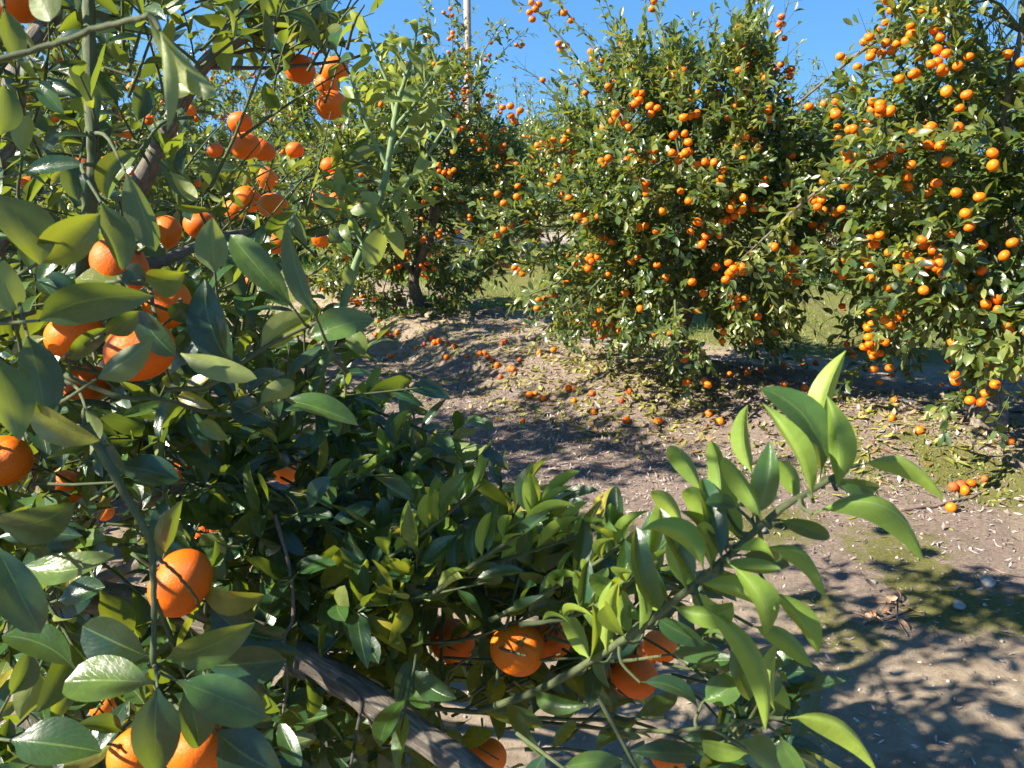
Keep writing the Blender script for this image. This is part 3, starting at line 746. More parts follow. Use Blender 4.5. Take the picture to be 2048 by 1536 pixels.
# --- a tree used for the rest of the orchard
BGG = 'mandarin trees standing farther back in the orchard'
b0 = gz(-3.4, 11.3)
T4 = grow_tree(404, b0 + [0, 0, 1.22], [1.1, 1.1, 1.12], b0, trunk_r=0.075, nclump=115, twigs=9, nleaf=9, lsize=0.095, nrand=100,
    shoots=[dict(pts=[b0 + [dx, dy, 2.2], b0 + [dx * 1.3, dy * 1.3, 2.7], b0 + [dx * 1.5, dy * 1.5, 3.1]], n=12, nl=5, tl=0.15, fruit=[(0.3, 2), (0.6, 2)]) for dx, dy in ((0.3, 0.1), (-0.3, 0.2), (0, -0.3), (0.1, 0.35), (-0.5, -0.2), (0.55, -0.1))])
r4 = finish_tree(T4, 'sunlit mandarin tree with pale trunk seen behind the near branches', BGG, nv=3)
b5 = gz(3.4, 10.4)
T5 = grow_tree(505, b5 + [0, 0, 1.18], [1.1, 1.1, 0.9], b5, trunk_r=0.07, nclump=105, twigs=9, nleaf=9, lsize=0.095, nrand=95,
    shoots=[dict(pts=[b5 + [dx, dy, 2.1], b5 + [dx * 1.3, dy * 1.3, 2.5], b5 + [dx * 1.5, dy * 1.5, 2.8]], n=12, nl=5, tl=0.15, fruit=[(0.3, 2)]) for dx, dy in ((0.3, 0.1), (-0.3, 0.2), (0, -0.3), (-0.5, -0.2))], minz=-0.7)
r5 = finish_tree(T5, 'mandarin tree set back between the middle tree and the right edge tree', BGG, nv=3)
k4 = children_of(r4); k5 = children_of(r5)
far = [(r5, k5, 0.2, 13.2, 1.0, 1.0, 'mandarin tree behind the gap right of the dark trunk'),
       (r4, k4, -2.5, 3.1, 2.2, 0.95, 'mandarin tree just beyond the near branches, largely hidden by their leaves'),
       (r4, k4, -3.1, 5.2, 0.9, 0.95, 'sunlit mandarin tree showing behind the thick upright green shoot'),
       (r4, k4, -6.0, 15.2, 4.0, 1.05, 'tall sunlit mandarin tree glimpsed above the three hanging fruits'),
       (r5, k5, -3.3, 16.5, 2.0, 1.1, 'distant mandarin tree behind the curled pale shoot'),
       (r4, k4, -8.6, 13.0, 5.0, 1.1, 'mandarin tree seen through sky gaps of the near branches'),
       (r4, k4, -1.0, 19.0, 0.6, 1.05, 'distant mandarin tree below the utility pole'),
       (r5, k5, 2.6, 17.5, 3.3, 1.1, 'distant mandarin tree showing above the middle tree'),
       (r4, k4, 7.4, 14.0, 1.7, 1.1, 'distant mandarin tree behind the right edge tree'),
       (r5, k5, 5.9, 20.5, 5.4, 1.15, 'small far mandarin tree in the gap beside the arching branch'),
       (r5, k5, -11.5, 20.0, 0.9, 1.2, 'farthest mandarin tree at the far side beyond the near branches')]
far += [(r4, k4, -5.0, 10.6, 0.4, 1.0, 'mandarin tree between two sky gaps of the near crown'), (r5, k5, -2.3, 14.6, 1.4, 1.0, 'mandarin tree behind the pale upright shoot and left of the dark trunk'), (r4, k4, 1.6, 11.6, 2.9, 0.95, 'mandarin tree close behind the middle tree')]
for (src, kids, x, y, rz, sc, lab) in far:
    dup_tree(src, kids, gz(x, y), rz, sc, lab, BGG)
for i, (x, y) in enumerate([(-14, 26), (-10.5, 27), (-7.2, 24.5), (-4.2, 26), (-1.4, 27.5), (1.2, 25), (3.6, 27), (6.6, 30), (10.5, 27), (13.5, 26)]):
    src, kids = ((r4, k4), (r5, k5))[i % 2]
    dup_tree(src, [c for c in kids if not c.name.startswith('fruit') or c.name.startswith('fruit_mass')], gz(x, y), i * 1.3, 1.15 + 0.1 * (i % 3), 'mandarin tree of the far row closing off the orchard horizon', 'mandarin trees of the far row')

# ------------------------------------------------------------------ near tree (left half of the picture)
FGB = gz(-1.25, 1.75)
fg = empty('mandarin_tree', FGB)
tag(fg, 'near mandarin tree with large glossy leaves filling the whole left side', 'tree')
lv = Leaves(); tb = Tubes(); bark = Tubes()

def hand(bx, by, tx, ty, w, d, roll=0.0, side='u', bend=0.25, fold=0.2, dt=0.0, rnd=None, coll=None, wave=0.06, curl=0.0, lat=None):
    a = P(bx, by, d); b = P(tx, ty, d + dt); ax = b - a; L = np.linalg.norm(ax)
    n0 = norm(CAM - (a + b) / 2); axn = norm(ax)
    n0 = norm(n0 - (n0 @ axn) * axn); s0 = np.cross(axn, n0)
    rl = math.radians(roll); n = n0 * math.cos(rl) + s0 * math.sin(rl)
    if side == 'p': n = -n
    W = w * d / F / max(0.45, math.cos(rl)) * 1.05
    # bend: start leaning to the other side so that the tip lands on target
    h = bend / 2
    ax2 = axn * math.cos(h) + n * math.sin(h)
    n2 = n * math.cos(h) - axn * math.sin(h)
    Lx = L * (h / math.sin(h) if abs(h) > 1e-3 else 1)
    if lat is None: lat = rng.normal(0, 0.06)
    else:
        tgt = UPV if abs(tx - bx) > abs(ty - by) else RGT
        lat = lat * (1 if np.cross(n2, ax2) @ tgt > 0 else -1)
    (coll or lv).add([a], [ax2], [n2], Lx, W, bend, fold, rnd=[rng.random() if rnd is None else rnd], wave=wave, curl=curl, lat=lat)

# whorl and leaves in the lower left
for a in [(311, 1365, 129, 1365, 95, .74, 20, 'u', .3, .12), (292, 1312, 165, 1252, 88, .78, -25, 'u', .3, .2), (330, 1320, 510, 1245, 74, .76, 25, 'u', .25, .18), (352, 1361, 533, 1436, 86, .74, -10, 'u', .25, .15),
          (315, 1376, 319, 1550, 92, .72, 5, 'u', .3, .15), (368, 1376, 397, 1496, 78, .76, -20, 'u', .3, .2), (405, 1331, 574, 1320, 70, .84, 30, 'u', .2, .2), (22, 1481, 204, 1504, 95, .72, -15, 'u', .35, .15),
          (150, 1339, 4, 1271, 66, .80, 25, 'u', .3, .2), (394, 1170, 529, 1189, 54, .86, 35, 'u', .4, .15), (412, 1200, 574, 1279, 64, .88, 20, 'u', .3, .2), (435, 1462, 566, 1545, 95, .78, -10, 'u', .3, .12),
          (-10, 1085, 80, 1267, 78, .70, 15, 'u', .3, .2), (49, 1132, 229, 1110, 62, .76, -30, 'u', .3, .2), (116, 1200, 210, 1174, 56, .84, -20, 'u', .3, .2), (-10, 1046, 150, 1005, 85, .72, 30, 'u', .4, .12),
          (-6, 1075, 165, 1072, 46, .84, -30, 'u', .3, .2), (330, 1105, 365, 1000, 42, .86, 30, 'p', .2, .3), (425, 1145, 432, 1068, 26, .9, 40, 'u', .2, .3), (559, 1492, 634, 1474, 34, .95, 20, 'p', .3, .2),
          (75, 1345, 40, 1440, 60, .9, 10, 'p', .2, .25), (200, 1180, 250, 1320, 70, .95, -30, 'u', .3, .2), (560, 1330, 470, 1440, 60, 1.0, 30, 'u', .3, .2), (20, 1390, 60, 1300, 50, .85, 20, 'u', .2, .3), (0, 1536, 120, 1560, 70, .8, 10, 'u', .2, .2)]:
    hand(*a[:7], side=a[7], bend=a[8] * 1.3, fold=a[9] + 0.14)
# left middle
for a in [(79, 641, 307, 592, 78, .68, 25, 'u', .45, .15), (25, 625, 8, 520, 78, .72, 10, 'p', .2, .2, .95), (56, 675, 90, 832, 78, .70, -20, 'u', .3, .25), (-6, 715, 40, 882, 86, .66, -15, 'u', .3, .2), (49, 818, 200, 881, 66, .70, 30, 'u', .2, .15),
          (139, 720, 215, 656, 38, .78, 30, 'u', .2, .3), (210, 668, 278, 622, 42, .76, 35, 'u', .2, .2), (195, 757, 304, 679, 62, .74, -25, 'p', .3, .35), (277, 619, 352, 712, 52, .80, 25, 'u', .4, .2), (360, 705, 514, 757, 44, .80, -35, 'p', -.3, .25, .9),
          (465, 735, 409, 559, 74, .84, -25, 'u', .3, .2), (521, 701, 622, 634, 62, .86, 20, 'p', .4, .2, .95), (619, 675, 750, 640, 64, .84, -25, 'u', .25, .3), (517, 810, 589, 765, 42, .90, 20, 'p', .3, .25, .9), (570, 799, 716, 851, 54, .86, -30, 'u', .5, .25),
          (589, 619, 461, 470, 60, .84, 25, 'u', .4, .2), (630, 630, 575, 440, 46, .80, 35, 'p', .35, .25), (394, 847, 457, 877, 38, .86, 20, 'u', .2, .2), (465, 806, 533, 840, 58, .9, -10, 'u', .2, .25), (168, 817, 180, 910, 42, .76, 35, 'p', .3, .4),
          (290, 560, 370, 545, 62, .80, 25, 'u', .4, .2, .95), (255, 530, 290, 570, 46, .82, 20, 'u', .3, .2), (340, 640, 380, 610, 46, .84, 20, 'u', .3, .2), (240, 930, 360, 960, 58, .92, -25, 'u', .3, .25),
          (180, 840, 250, 950, 40, .9, 30, 'u', .4, .3), (330, 700, 345, 790, 36, .9, 30, 'p', .3, .3), (345, 735, 395, 640, 50, .95, -20, 'u', .3, .2), (260, 590, 150, 560, 60, .85, 30, 'u', .3, .2)]:
    hand(*a[:7], side=a[7], bend=a[8] * 1.3, fold=a[9] + 0.14, rnd=a[10] if len(a) > 10 else None)
# upper left, incl. two soft close leaves
for a in [(289, 22, 431, 191, 48, .46, -30, 'p', .8, .5, .95), (320, 60, 334, 262, 38, .46, 35, 'p', -.2, .55, .9), (8, 15, 32, 122, 44, .62, -20, 'u', .3, .2), (60, -30, 100, 42, 66, .62, 20, 'p', .3, .2),
          (250, 340, 311, 503, 58, .86, -30, 'p', -.4, .3), (202, 405, 245, 540, 62, .80, -30, 'u', .5, .3), (79, 525, 200, 428, 78, .78, 25, 'u', .4, .2, .95), (0, 390, 80, 530, 104, .76, -20, 'u', .4, .2),
          (430, 545, 425, 435, 66, .88, 15, 'p', .2, .2), (45, 311, 58, 230, 38, .95, 15, 'p', .2, .2, .95), (45, 345, 169, 330, 34, .9, -35, 'u', .3, .3), (338, 341, 394, 401, 30, 1.0, 30, 'p', .3, .2, .9), (349, 412, 428, 416, 18, 1.0, 40, 'u', .3, .3, .95),
          (0, 270, 10, 170, 60, .8, 20, 'u', .3, .2), (80, 160, 130, 230, 40, 1.0, 20, 'u', .4, .3), (250, 60, 120, 60, 44, 1.1, 30, 'u', .4, .3), (190, 90, 260, 85, 30, 1.1, 30, 'u', .4, .3), (280, 300, 215, 400, 60, .95, 20, 'u', .5, .5), (160, 320, 155, 400, 50, .95, 20, 'u', .5, .5)]:
    hand(*a[:7], side=a[7], bend=a[8] * 1.3, fold=a[9] + 0.14, rnd=a[10] if len(a) > 10 else None)

STEMPTS = []
def stem(pts, r0, r1, target=None, sides=8, n=None):
    p3 = [P(*p) for p in pts]; n = n or len(p3) * 6; sp = spline(p3, n); sp[1:-1] += rng.normal(0, 0.0004, (n - 2, 3))
    (target or tb).add(sp, np.linspace(r0, r1, n) * (1 + rng.normal(0, 0.05, n) + 0.10 * (rng.random(n) < 0.14)), sides)
    STEMPTS.extend(sp)
    return sp
def petioles(coll, target, i0, i1):
    pts = np.array(STEMPTS)
    for l in coll.L[i0:i1]:
        b = l[0][0]; ax = l[1][0]
        dd = np.linalg.norm(pts - b, axis=1); k = dd.argmin()
        if dd[k] < 0.008: continue
        if dd[k] < 0.045:
            q = pts[k]; m = (q + b) / 2 + np.array([0, 0, -0.25 * dd[k]]) * 0.3 - ax * dd[k] * 0.2
            target.add(spline([q, m, b], 7), np.linspace(.0021, .0013, 7), 6, cap=False)
        else:
            away = norm(b - CAM)
            q = b - ax * 0.05 + away * 0.05; q2 = q + away * 0.10 - ax * .02 + rng.normal(0, .015, 3)
            target.add(spline([q2, q, b], 8), np.linspace(.0030, .0014, 8), 6, cap=False)
stem([(170, 850, .74), (195, 890, .74), (240, 970, .74), (290, 1060, .745), (305, 1110, .75), (308, 1200, .75), (308, 1330, .75)], .0048, .0026)
stem([(304, 1108, .75), (345, 1140, .76), (385, 1185, .80), (400, 1215, .84)], .0018, .0014)
stem([(312, 1200, .76), (345, 1290, .8), (372, 1360, .82)], .0020, .0015)
stem([(176, -80, 1.0), (178, 20, 1.0), (182, 200, 1.0), (188, 330, 1.0), (178, 420, 1.0), (165, 560, 1.05)], .0075, .0095)
stem([(-30, 128, .5), (100, 92, .5), (200, 55, .49), (275, 38, .47), (300, 30, .46)], .0022, .0015)
stem([(330, 780, .85), (420, 770, .85), (520, 700, .86), (600, 660, .86), (650, 640, .86)], .003, .002)
stem([(130, 750, .8), (230, 790, .8), (330, 800, .84), (450, 830, .9), (560, 800, .88)], .003, .002)
stem([(640, 1172, 1.15), (760, 1178, 1.12), (960, 1180, 1.1), (1060, 1190, 1.1)], .004, .0025)
stem([(500, 1150, 1.2), (560, 1160, 1.18), (640, 1172, 1.15)], .005, .004)
stem([(700, 1375, 1.0), (790, 1378, 1.0), (880, 1370, 1.0), (900, 1340, 1.0), (960, 1305, 1.0)], .003, .0015)
stem([(740, 1395, 1.02), (900, 1420, 1.03), (1060, 1435, 1.05), (1200, 1440, 1.0), (1330, 1435, .95)], .0035, .002)
stem([(1020, 1440, 1.12), (1180, 1455, 1.0), (1320, 1462, .86), (1440, 1452, .75), (1520, 1438, .69), (1580, 1436, .67)], .0028, .0017)
# shoot with hero leaves to the right
NF_MID = [(905, 1282, 45), (1035, 1297, 54), (1100, 1280, 42), (1320, 1292, 36), (1265, 1352, 50)]
shoot = Tubes(); slv = Leaves()
sp = stem([(960, 1420, .98), (1080, 1380, .90), (1200, 1310, .80), (1290, 1250, .74), (1400, 1160, .68), (1480, 1090, .66), (1560, 1020, .64), (1640, 970, .63), (1690, 940, .625)], .0046, .0022, shoot)
SH = [(1625, 1028, 1848, 1120, 62, .62, -25, 'p', -.85, .15), (1720, 930, 1890, 1000, 46, .64, -30, 'p', -.55, .3), (1645, 920, 1692, 701, 58, .66, 25, 'p', -.4, .35), (1674, 979, 1653, 791, 66, .615, -15, 'p', -.35, .35),
      (1625, 998, 1524, 806, 44, .61, -35, 'p', -.5, .35), (1640, 960, 1520, 775, 72, .65, 30, 'u', .5, .25), (1505, 949, 1495, 810, 44, .68, 15, 'p', .25, .25), (1505, 1035, 1539, 881, 62, .66, -20, 'u', .3, .25), (1524, 1042, 1445, 915, 48, .62, 20, 'p', .5, .3),
      (1441, 1001, 1422, 881, 40, .68, 20, 'p', .3, .3), (1404, 986, 1338, 892, 44, .70, 20, 'p', .35, .25), (1366, 1060, 1302, 982, 42, .72, 15, 'p', .4, .25), (1441, 1070, 1370, 978, 52, .66, 20, 'p', .5, .25), (1475, 1016, 1411, 1005, 38, .66, 20, 'u', .4, .3),
      (1407, 1140, 1284, 1061, 52, .64, -25, 'p', .75, .25), (1422, 1129, 1374, 982, 60, .67, -15, 'p', .5, .25), (1527, 1095, 1651, 1192, 44, .66, -25, 'p', -.6, .3), (1460, 1129, 1531, 1271, 62, .64, 15, 'p', -.7, .25), (1539, 1177, 1636, 1309, 52, .68, 15, 'p', -.45, .25),
      (1505, 1252, 1625, 1335, 46, .70, -20, 'p', -.3, .25), (1404, 1211, 1531, 1462, 56, .66, -15, 'p', -.6, .3), (1482, 1110, 1580, 1132, 48, .70, 10, 'u', .4, .2), (1392, 1181, 1355, 1117, 38, .70, 20, 'p', .3, .25), (1576, 1436, 1755, 1545, 52, .66, -30, 'p', -.6, .35),
      (1550, 1421, 1558, 1283, 36, .72, 30, 'p', .3, .3), (1524, 1395, 1557, 1335, 54, .76, 10, 'u', .3, .2), (1407, 1402, 1490, 1354, 66, .80, -15, 'u', .25, .25), (1340, 1309, 1441, 1305, 48, .82, -25, 'u', .3, .2), (1280, 1365, 1396, 1417, 44, .76, -20, 'u', .5, .3), (1497, 1507, 1404, 1485, 42, .76, 20, 'p', .4, .3),
      (1290, 1250, 1180, 1150, 50, .8, 20, 'p', .6, .25), (1230, 1290, 1150, 1140, 50, .84, 25, 'p', .6, .25), (1340, 1210, 1250, 1080, 52, .74, -20, 'u', .4, .25), (1310, 1235, 1410, 1290, 46, .78, 15, 'u', .3, .25), (1560, 1470, 1620, 1560, 50, .7, 15, 'u', .4, .2), (1480, 1480, 1560, 1545, 60, .74, -20, 'u', .3, .2),
      (1500, 1330, 1580, 1420, 50, .76, 20, 'p', .3, .2), (1460, 1300, 1500, 1400, 54, .78, -20, 'u', .3, .2), (1660, 960, 1760, 975, 38, .66, 20, 'u', .3, .25), (1560, 1040, 1660, 1075, 40, .68, 15, 'u', .3, .3), (1600, 1000, 1560, 920, 44, .67, 15, 'p', .4, .3),
      (1320, 1230, 1290, 1130, 46, .76, 10, 'p', .4, .3), (1260, 1270, 1240, 1180, 44, .8, 15, 'p', .4, .3), (1180, 1320, 1120, 1220, 44, .86, 15, 'p', .5, .3), (1380, 1180, 1450, 1240, 40, .72, 10, 'u', .4, .3), (1430, 1140, 1500, 1190, 38, .7, 10, 'u', .5, .3)]
LAT = {0: .22, 1: .18, 2: -.12, 3: .08, 4: .15, 5: .16, 14: .2, 15: .18, 16: .2, 17: .18, 18: .1, 20: .13, 23: .15, 19: .1, 8: .1, 10: .1, 11: .12, 12: .1, 9: .08}
for k_, a in enumerate(SH): hand(*a[:4], a[4] * 0.96, *a[5:7], side=a[7], bend=a[8] * 1.5, fold=a[9] + 0.27, coll=slv, curl=-0.25 if a[7] == 'p' else 0.1, wave=0.10, lat=LAT.get(k_))
nsh = len(slv.L)
for q in range(32):
    f_ = 0.0 + 0.66 * (q + rng.random()) / 32; i = int(f_ * (len(sp) - 1)); dv = norm(sp[min(i + 1, len(sp) - 1)] - sp[max(i - 1, 0)])
    tc_ = norm(CAM - sp[i]); up_ = norm(np.cross(tc_, dv)); up_ = up_ if up_[2] > 0 else -up_
    sgn = 1 if q % 3 else -1
    az = norm(up_ * sgn * (0.9 + 0.3 * rng.random()) + rng.normal(0, 0.45, 3))
    ax = norm(dv * (0.55 + 0.4 * rng.random()) + az * 0.85)
    face = -1 if rng.random() < 0.62 else 1
    L = 0.072 * (0.7 + 0.5 * rng.random())
    slv.add([sp[i] + tc_ * (rng.random() - 0.35) * 0.02], [ax], [tc_ * face + dv * 0.4 + rng.normal(0, .35, 3)], L, L * 0.32, 0.7 * rng.normal(0.6, 0.6) , 0.5, wave=0.1, curl=-0.2, lat=rng.normal(0, .1))
petioles(slv, shoot, 0, nsh); petioles(lv, tb, 0, len(lv.L))
# shoots of upright lit leaves in the lower middle
UP = [[(690, 1180, .98), (800, 1100, .93), (880, 1040, .90), (960, 970, .88)], [(860, 1190, .93), (960, 1120, .90), (1050, 1060, .88), (1090, 1015, .87)], [(760, 1200, 1.0), (900, 1150, .95), (1040, 1110, .92), (1190, 1060, .9)],
      [(560, 1100, 1.1), (640, 1020, 1.08), (760, 930, 1.06), (810, 880, 1.05)], [(980, 1240, .93), (1100, 1180, .89), (1200, 1120, .87), (1250, 1080, .85)], [(640, 900, 1.15), (700, 860, 1.15), (760, 810, 1.15)], [(600, 1250, 1.0), (740, 1190, .97), (860, 1160, .95), (980, 1150, .93)],
      [(1040, 1250, .86), (1150, 1230, .83), (1240, 1180, .8), (1300, 1120, .78)]]
for k, pts in enumerate(UP):
    sp = stem(pts, .0030, .0016, shoot)
    nl = 15
    for q in range(nl):
        i = int((0.15 + 0.85 * q / nl) * (len(sp) - 1)); dv = norm(sp[min(i + 1, len(sp) - 1)] - sp[max(i - 1, 0)])
        tc_ = norm(CAM - sp[i])
        az = rng.normal(0, 1, 3); az = norm(az - (az @ dv) * dv)
        ax = norm(dv * 0.35 + az * 0.5 + np.array([0, 0, 0.85]))
        nm_ = -tc_ * (1.0 if rng.random() < 0.7 else -0.8) + np.array([-0.5, 0, 0.2]) - az * 0.4 + rng.normal(0, 0.3, 3)
        L = 0.066 * (0.65 + 0.5 * rng.random())
        slv.add([sp[i]], [ax], [nm_], L, L * 0.33, 0.6 + rng.normal(0, .35), 0.5, wave=0.08, curl=-0.15, lat=rng.normal(0, .1))
slv.cull([(x, y, r + 8, 0.034 * F / r) for (x, y, r) in NF_MID], nsh, 0.97)
lv.cull([(x, y, r + 10, 0.034 * F / r) for (x, y, r) in NF_MID], 0, 0.95)
new_obj('leafy_shoot', shoot.mesh('leafy_shoot', FGB), M_stem, fg)['label'] = 'long shoot of upright pale leaves reaching over the path'
so = [o for o in fg.children if o.name.startswith('leafy_shoot')][0]
new_obj('shoot_leaves', slv.mesh('shoot_leaves', 12, 6, FGB), M_leaf_shoot, so)

# pale upright shoot with curled young leaves
ct = Tubes(); cl_ = Leaves()
E = [[(440, 1080, 1.35), (487, 1005, 1.33), (555, 904, 1.3), (620, 790, 1.28), (656, 705, 1.26), (690, 600, 1.25), (715, 520, 1.25), (750, 440, 1.25), (775, 330, 1.25), (790, 240, 1.25), (800, 185, 1.25)],
     [(775, 335, 1.25), (735, 255, 1.25), (712, 190, 1.25), (700, 150, 1.25)], [(792, 240, 1.25), (775, 170, 1.27), (745, 90, 1.27), (730, 40, 1.27)], [(800, 190, 1.25), (825, 110, 1.24), (835, 50, 1.24)], [(795, 250, 1.25), (850, 180, 1.23), (880, 110, 1.22)],
     [(765, 420, 1.25), (830, 350, 1.22), (880, 270, 1.2), (900, 240, 1.2)], [(728, 490, 1.25), (690, 420, 1.25), (665, 360, 1.27)], [(780, 310, 1.25), (830, 240, 1.25), (880, 200, 1.25)], [(742, 460, 1.25), (800, 420, 1.2), (850, 370, 1.2)], [(556, 900, 1.3), (470, 870, 1.28), (400, 850, 1.25)], [(600, 830, 1.28), (560, 760, 1.3), (540, 700, 1.3)]]
for k, e in enumerate(E):
    r0 = .0085 if k == 0 else .0036
    sp = stem(e, r0, .0045 if k == 0 else .0016, ct)
    if k > 0:
        for q in range(13):
            i = int((0.2 + 0.8 * q / 13) * (len(sp) - 1)); dv = norm(sp[min(i + 1, len(sp) - 1)] - sp[max(i - 1, 0)])
            az = rng.normal(0, 1, 3); az = norm(az - (az @ dv) * dv)
            L = 0.048 * (0.7 + 0.7 * rng.random()) * (1.15 - 0.4 * q / 13)
            cl_.add([sp[i]], [dv * 0.7 + az * 0.7], [dv * 0.5 - az * 0.6 + rng.normal(0, .3, 3)], L, L * 0.42, rng.normal(1.6, 1.0), 0.55, wave=0.3, curl=0.2)
hand(735, 545, 775, 450, 46, 1.22, 20, 'p', .5, .2, coll=cl_); hand(700, 570, 695, 530, 26, 1.22, 20, 'u', .5, .2, coll=cl_); hand(760, 400, 720, 385, 30, 1.22, 20, 'p', 1.2, .4, coll=cl_); hand(700, 660, 730, 710, 40, 1.22, 20, 'u', 1.0, .4, coll=cl_)
co = new_obj('pale_shoot', ct.mesh('pale_shoot', FGB), M_stem_pale, fg); co['label'] = 'pale upright shoot with small curled young leaves'
new_obj('curled_leaves', cl_.mesh('curled_leaves', 10, 4, FGB), M_leaf_curl, co)

# woody limbs
def limb(name, pts, r0, r1, n=40, m=M_bark, label=None, extra=()):
    t = Tubes(); p3 = [P(*p) if len(p) == 3 and abs(p[0]) > 12 else np.asarray(p, float) for p in pts]
    sp = spline(p3, n); w = np.linspace(r0, r1, n) * (1 + 0.05 * np.sin(np.arange(n) * 1.3) + rng.normal(0, 0.025, n))
    t.add(sp, w, 14)
    for e in extra: t.add(spline([P(*p) for p in e[0]], 12), np.linspace(e[1], e[2], 12), 6)
    o = new_obj(name, t.mesh(name, FGB), m, fg)
    if label: o['label'] = label
    return sp
FGT = FGB + np.array([0.02, 0, 0.42])
limb('trunk', [tuple(FGB + [0, 0, -0.1]), tuple(FGB + [0, 0.01, 0.2]), tuple(FGT)], .075, .06)
limb('branch', [tuple(FGT), tuple(P(60, 1190, 1.35)), (170, 1192, 1.12), (300, 1212, 1.05), (420, 1240, 1.0), (590, 1312, .97), (700, 1372, .95), (800, 1442, .92), (940, 1540, .88), (1010, 1600, .86)], .026, .0155, 70, label='thick grey lower branch sloping down across the bottom',
     extra=[([(640, 1335, .96), (690, 1370, .93), (722, 1400, .92), (712, 1470, .92), (700, 1540, .92)], .003, .0016), ([(722, 1400, .92), (750, 1470, .92)], .0018, .001)])
limb('branch', [tuple(FGT), tuple(FGT + [0.0, -0.1, 0.5]), (-40, 420, 1.4), (13, 290, 1.4), (40, 130, 1.4), (120, 10, 1.45), (180, -80, 1.5)], .032, .012, 50)
limb('branch', [tuple(FGT), tuple(FGT + [0.25, 0.05, 0.4]), (180, 560, 1.75), (250, 430, 1.7), (330, 270, 1.65), (400, 140, 1.6), (470, 85, 1.6), (560, 55, 1.6), (690, 90, 1.6)], .032, .005, 60,
     extra=[([(400, 140, 1.6), (500, 100, 1.62), (590, 110, 1.66)], .006, .003), ([(420, 135, 1.6), (550, 135, 1.66), (690, 120, 1.66), (745, 100, 1.66)], .005, .0025)])
limb('branch', [tuple(FGT), tuple(FGT + [0.3, 0.0, 0.12]), (300, 1000, 1.5), (500, 960, 1.45), (640, 850, 1.4)], .022, .006, 40)
limb('branch', [tuple(FGT), tuple(FGT + [0.15, -0.2, 0.3]), (100, 700, 1.2), (200, 560, 1.15), (330, 520, 1.3), (450, 470, 1.5), (560, 460, 1.7)], .022, .004, 40)
limb('dead_twig', [(550, 1030, 1.0), (580, 1140, .97), (586, 1235, .95), (568, 1280, .94), (575, 1370, .94), (555, 1470, .93)], .0026, .0018, 30, M_deadtwig)

# near fruit
NF = [(147, 668, 55), (280, 700, 68), (240, 530, 58), (335, 608, 52), (175, 768, 45), (5, 922, 54), (362, 1165, 67), (905, 1282, 45), (1035, 1297, 54), (1100, 1280, 42), (1320, 1292, 36), (1265, 1352, 50), (1335, 1512, 37), (970, 1515, 44),
      (395, 1500, 60), (268, 1508, 52), (345, 1375, 26), (207, 1412, 26), (600, 138, 32), (670, 140, 28), (662, 210, 32), (655, 168, 24), (533, 357, 25), (660, 330, 18), (672, 358, 18), (640, 400, 21), (672, 402, 18), (495, 398, 28), (545, 410, 30), (470, 420, 22),
      (480, 245, 24), (490, 292, 30), (525, 300, 26), (330, 465, 34), (400, 450, 33), (250, 270, 14), (368, 205, 14), (378, 222, 15), (195, 65, 13), (155, 340, 28), (218, 335, 25), (265, 175, 11), (122, 115, 13), (30, 0, 50), (0, 60, 26), (15, 255, 16), (555, 485, 26), (500, 568, 22), (640, 478, 18),
      (570, 945, 25), (350, 945, 30), (427, 1025, 22), (400, 1062, 18), (432, 1048, 18), (210, 1025, 18), (130, 975, 38), (480, 1070, 18), (515, 1170, 14), (1240, 1178, 22), (1215, 1203, 16), (1290, 1310, 28), (240, 340, 18), (300, 240, 12), (110, 190, 12), (55, 190, 10), (60, 370, 18), (590, 300, 18), (430, 300, 16), (600, 560, 18)]
hand_n = len(lv.L)
# procedural leafy twigs through the near crown
from itertools import product
def inpoly(poly, n, r):
    poly = np.array(poly, float); lo = poly.min(0); hi = poly.max(0); out = []
    while len(out) < n:
        p = lo + (hi - lo) * r.random(2); c = False; j = len(poly) - 1
        for i in range(len(poly)):
            if (poly[i, 1] > p[1]) != (poly[j, 1] > p[1]) and p[0] < (poly[j, 0] - poly[i, 0]) * (p[1] - poly[i, 1]) / (poly[j, 1] - poly[i, 1]) + poly[i, 0]: c = not c
            j = i
        if c: out.append(p)
    return np.array(out)
def zone(poly, n, d0, d1, length, nleaf, lsize, up=0.25, shift=0.0, coll=None):
    pp = inpoly(poly, n, rng); d = d0 + (d1 - d0) * rng.random(n)
    b = np.array([P(x, y, dd) for (x, y), dd in zip(pp, d)])
    out = norm(b - (FGB + [0, 0, 1.0]))
    dr = out * 0.6 + np.array([0.15, -0.1, up]) + rng.normal(0, 0.5, (n, 3))
    b = b - norm(dr) * length * 0.5
    twig_leaves(coll or lv, tb, b, dr, length * (0.7 + 0.6 * rng.random(n)), nleaf, lsize, rnd_shift=shift, stem_r=0.0021, sides=5, wratio=0.375, upbias=0.6)
up_poly = [(-100, -60), (700, -60), (745, 60), (720, 130), (600, 210), (560, 300), (690, 330), (690, 480), (650, 560), (690, 620), (640, 700), (-100, 700)]
zone(up_poly, 92, 1.0, 1.75, 0.19, 9, 0.074, 0.3)
zone([(-100, -60), (330, -60), (420, 60), (350, 200), (-100, 420)], 22, 0.95, 1.6, 0.18, 8, 0.078, 0.3)
zone([(380, -60), (700, -60), (745, 60), (640, 105), (480, 105)], 24, 1.45, 1.8, 0.20, 10, 0.085, 0.15)
zone([(440, 270), (690, 330), (690, 480), (640, 540), (440, 500)], 26, 1.5, 2.1, 0.18, 9, 0.075, 0.1)
mid_poly = [(-100, 520), (640, 560), (700, 720), (760, 800), (880, 860), (880, 1000), (900, 1120), (-100, 1120)]
zone(mid_poly, 125, 1.0, 1.6, 0.20, 9, 0.074, 0.2)
zone([(-100, 700), (400, 700), (500, 1100), (-100, 1100)], 30, 0.9, 1.2, 0.18, 8, 0.080, 0.2)
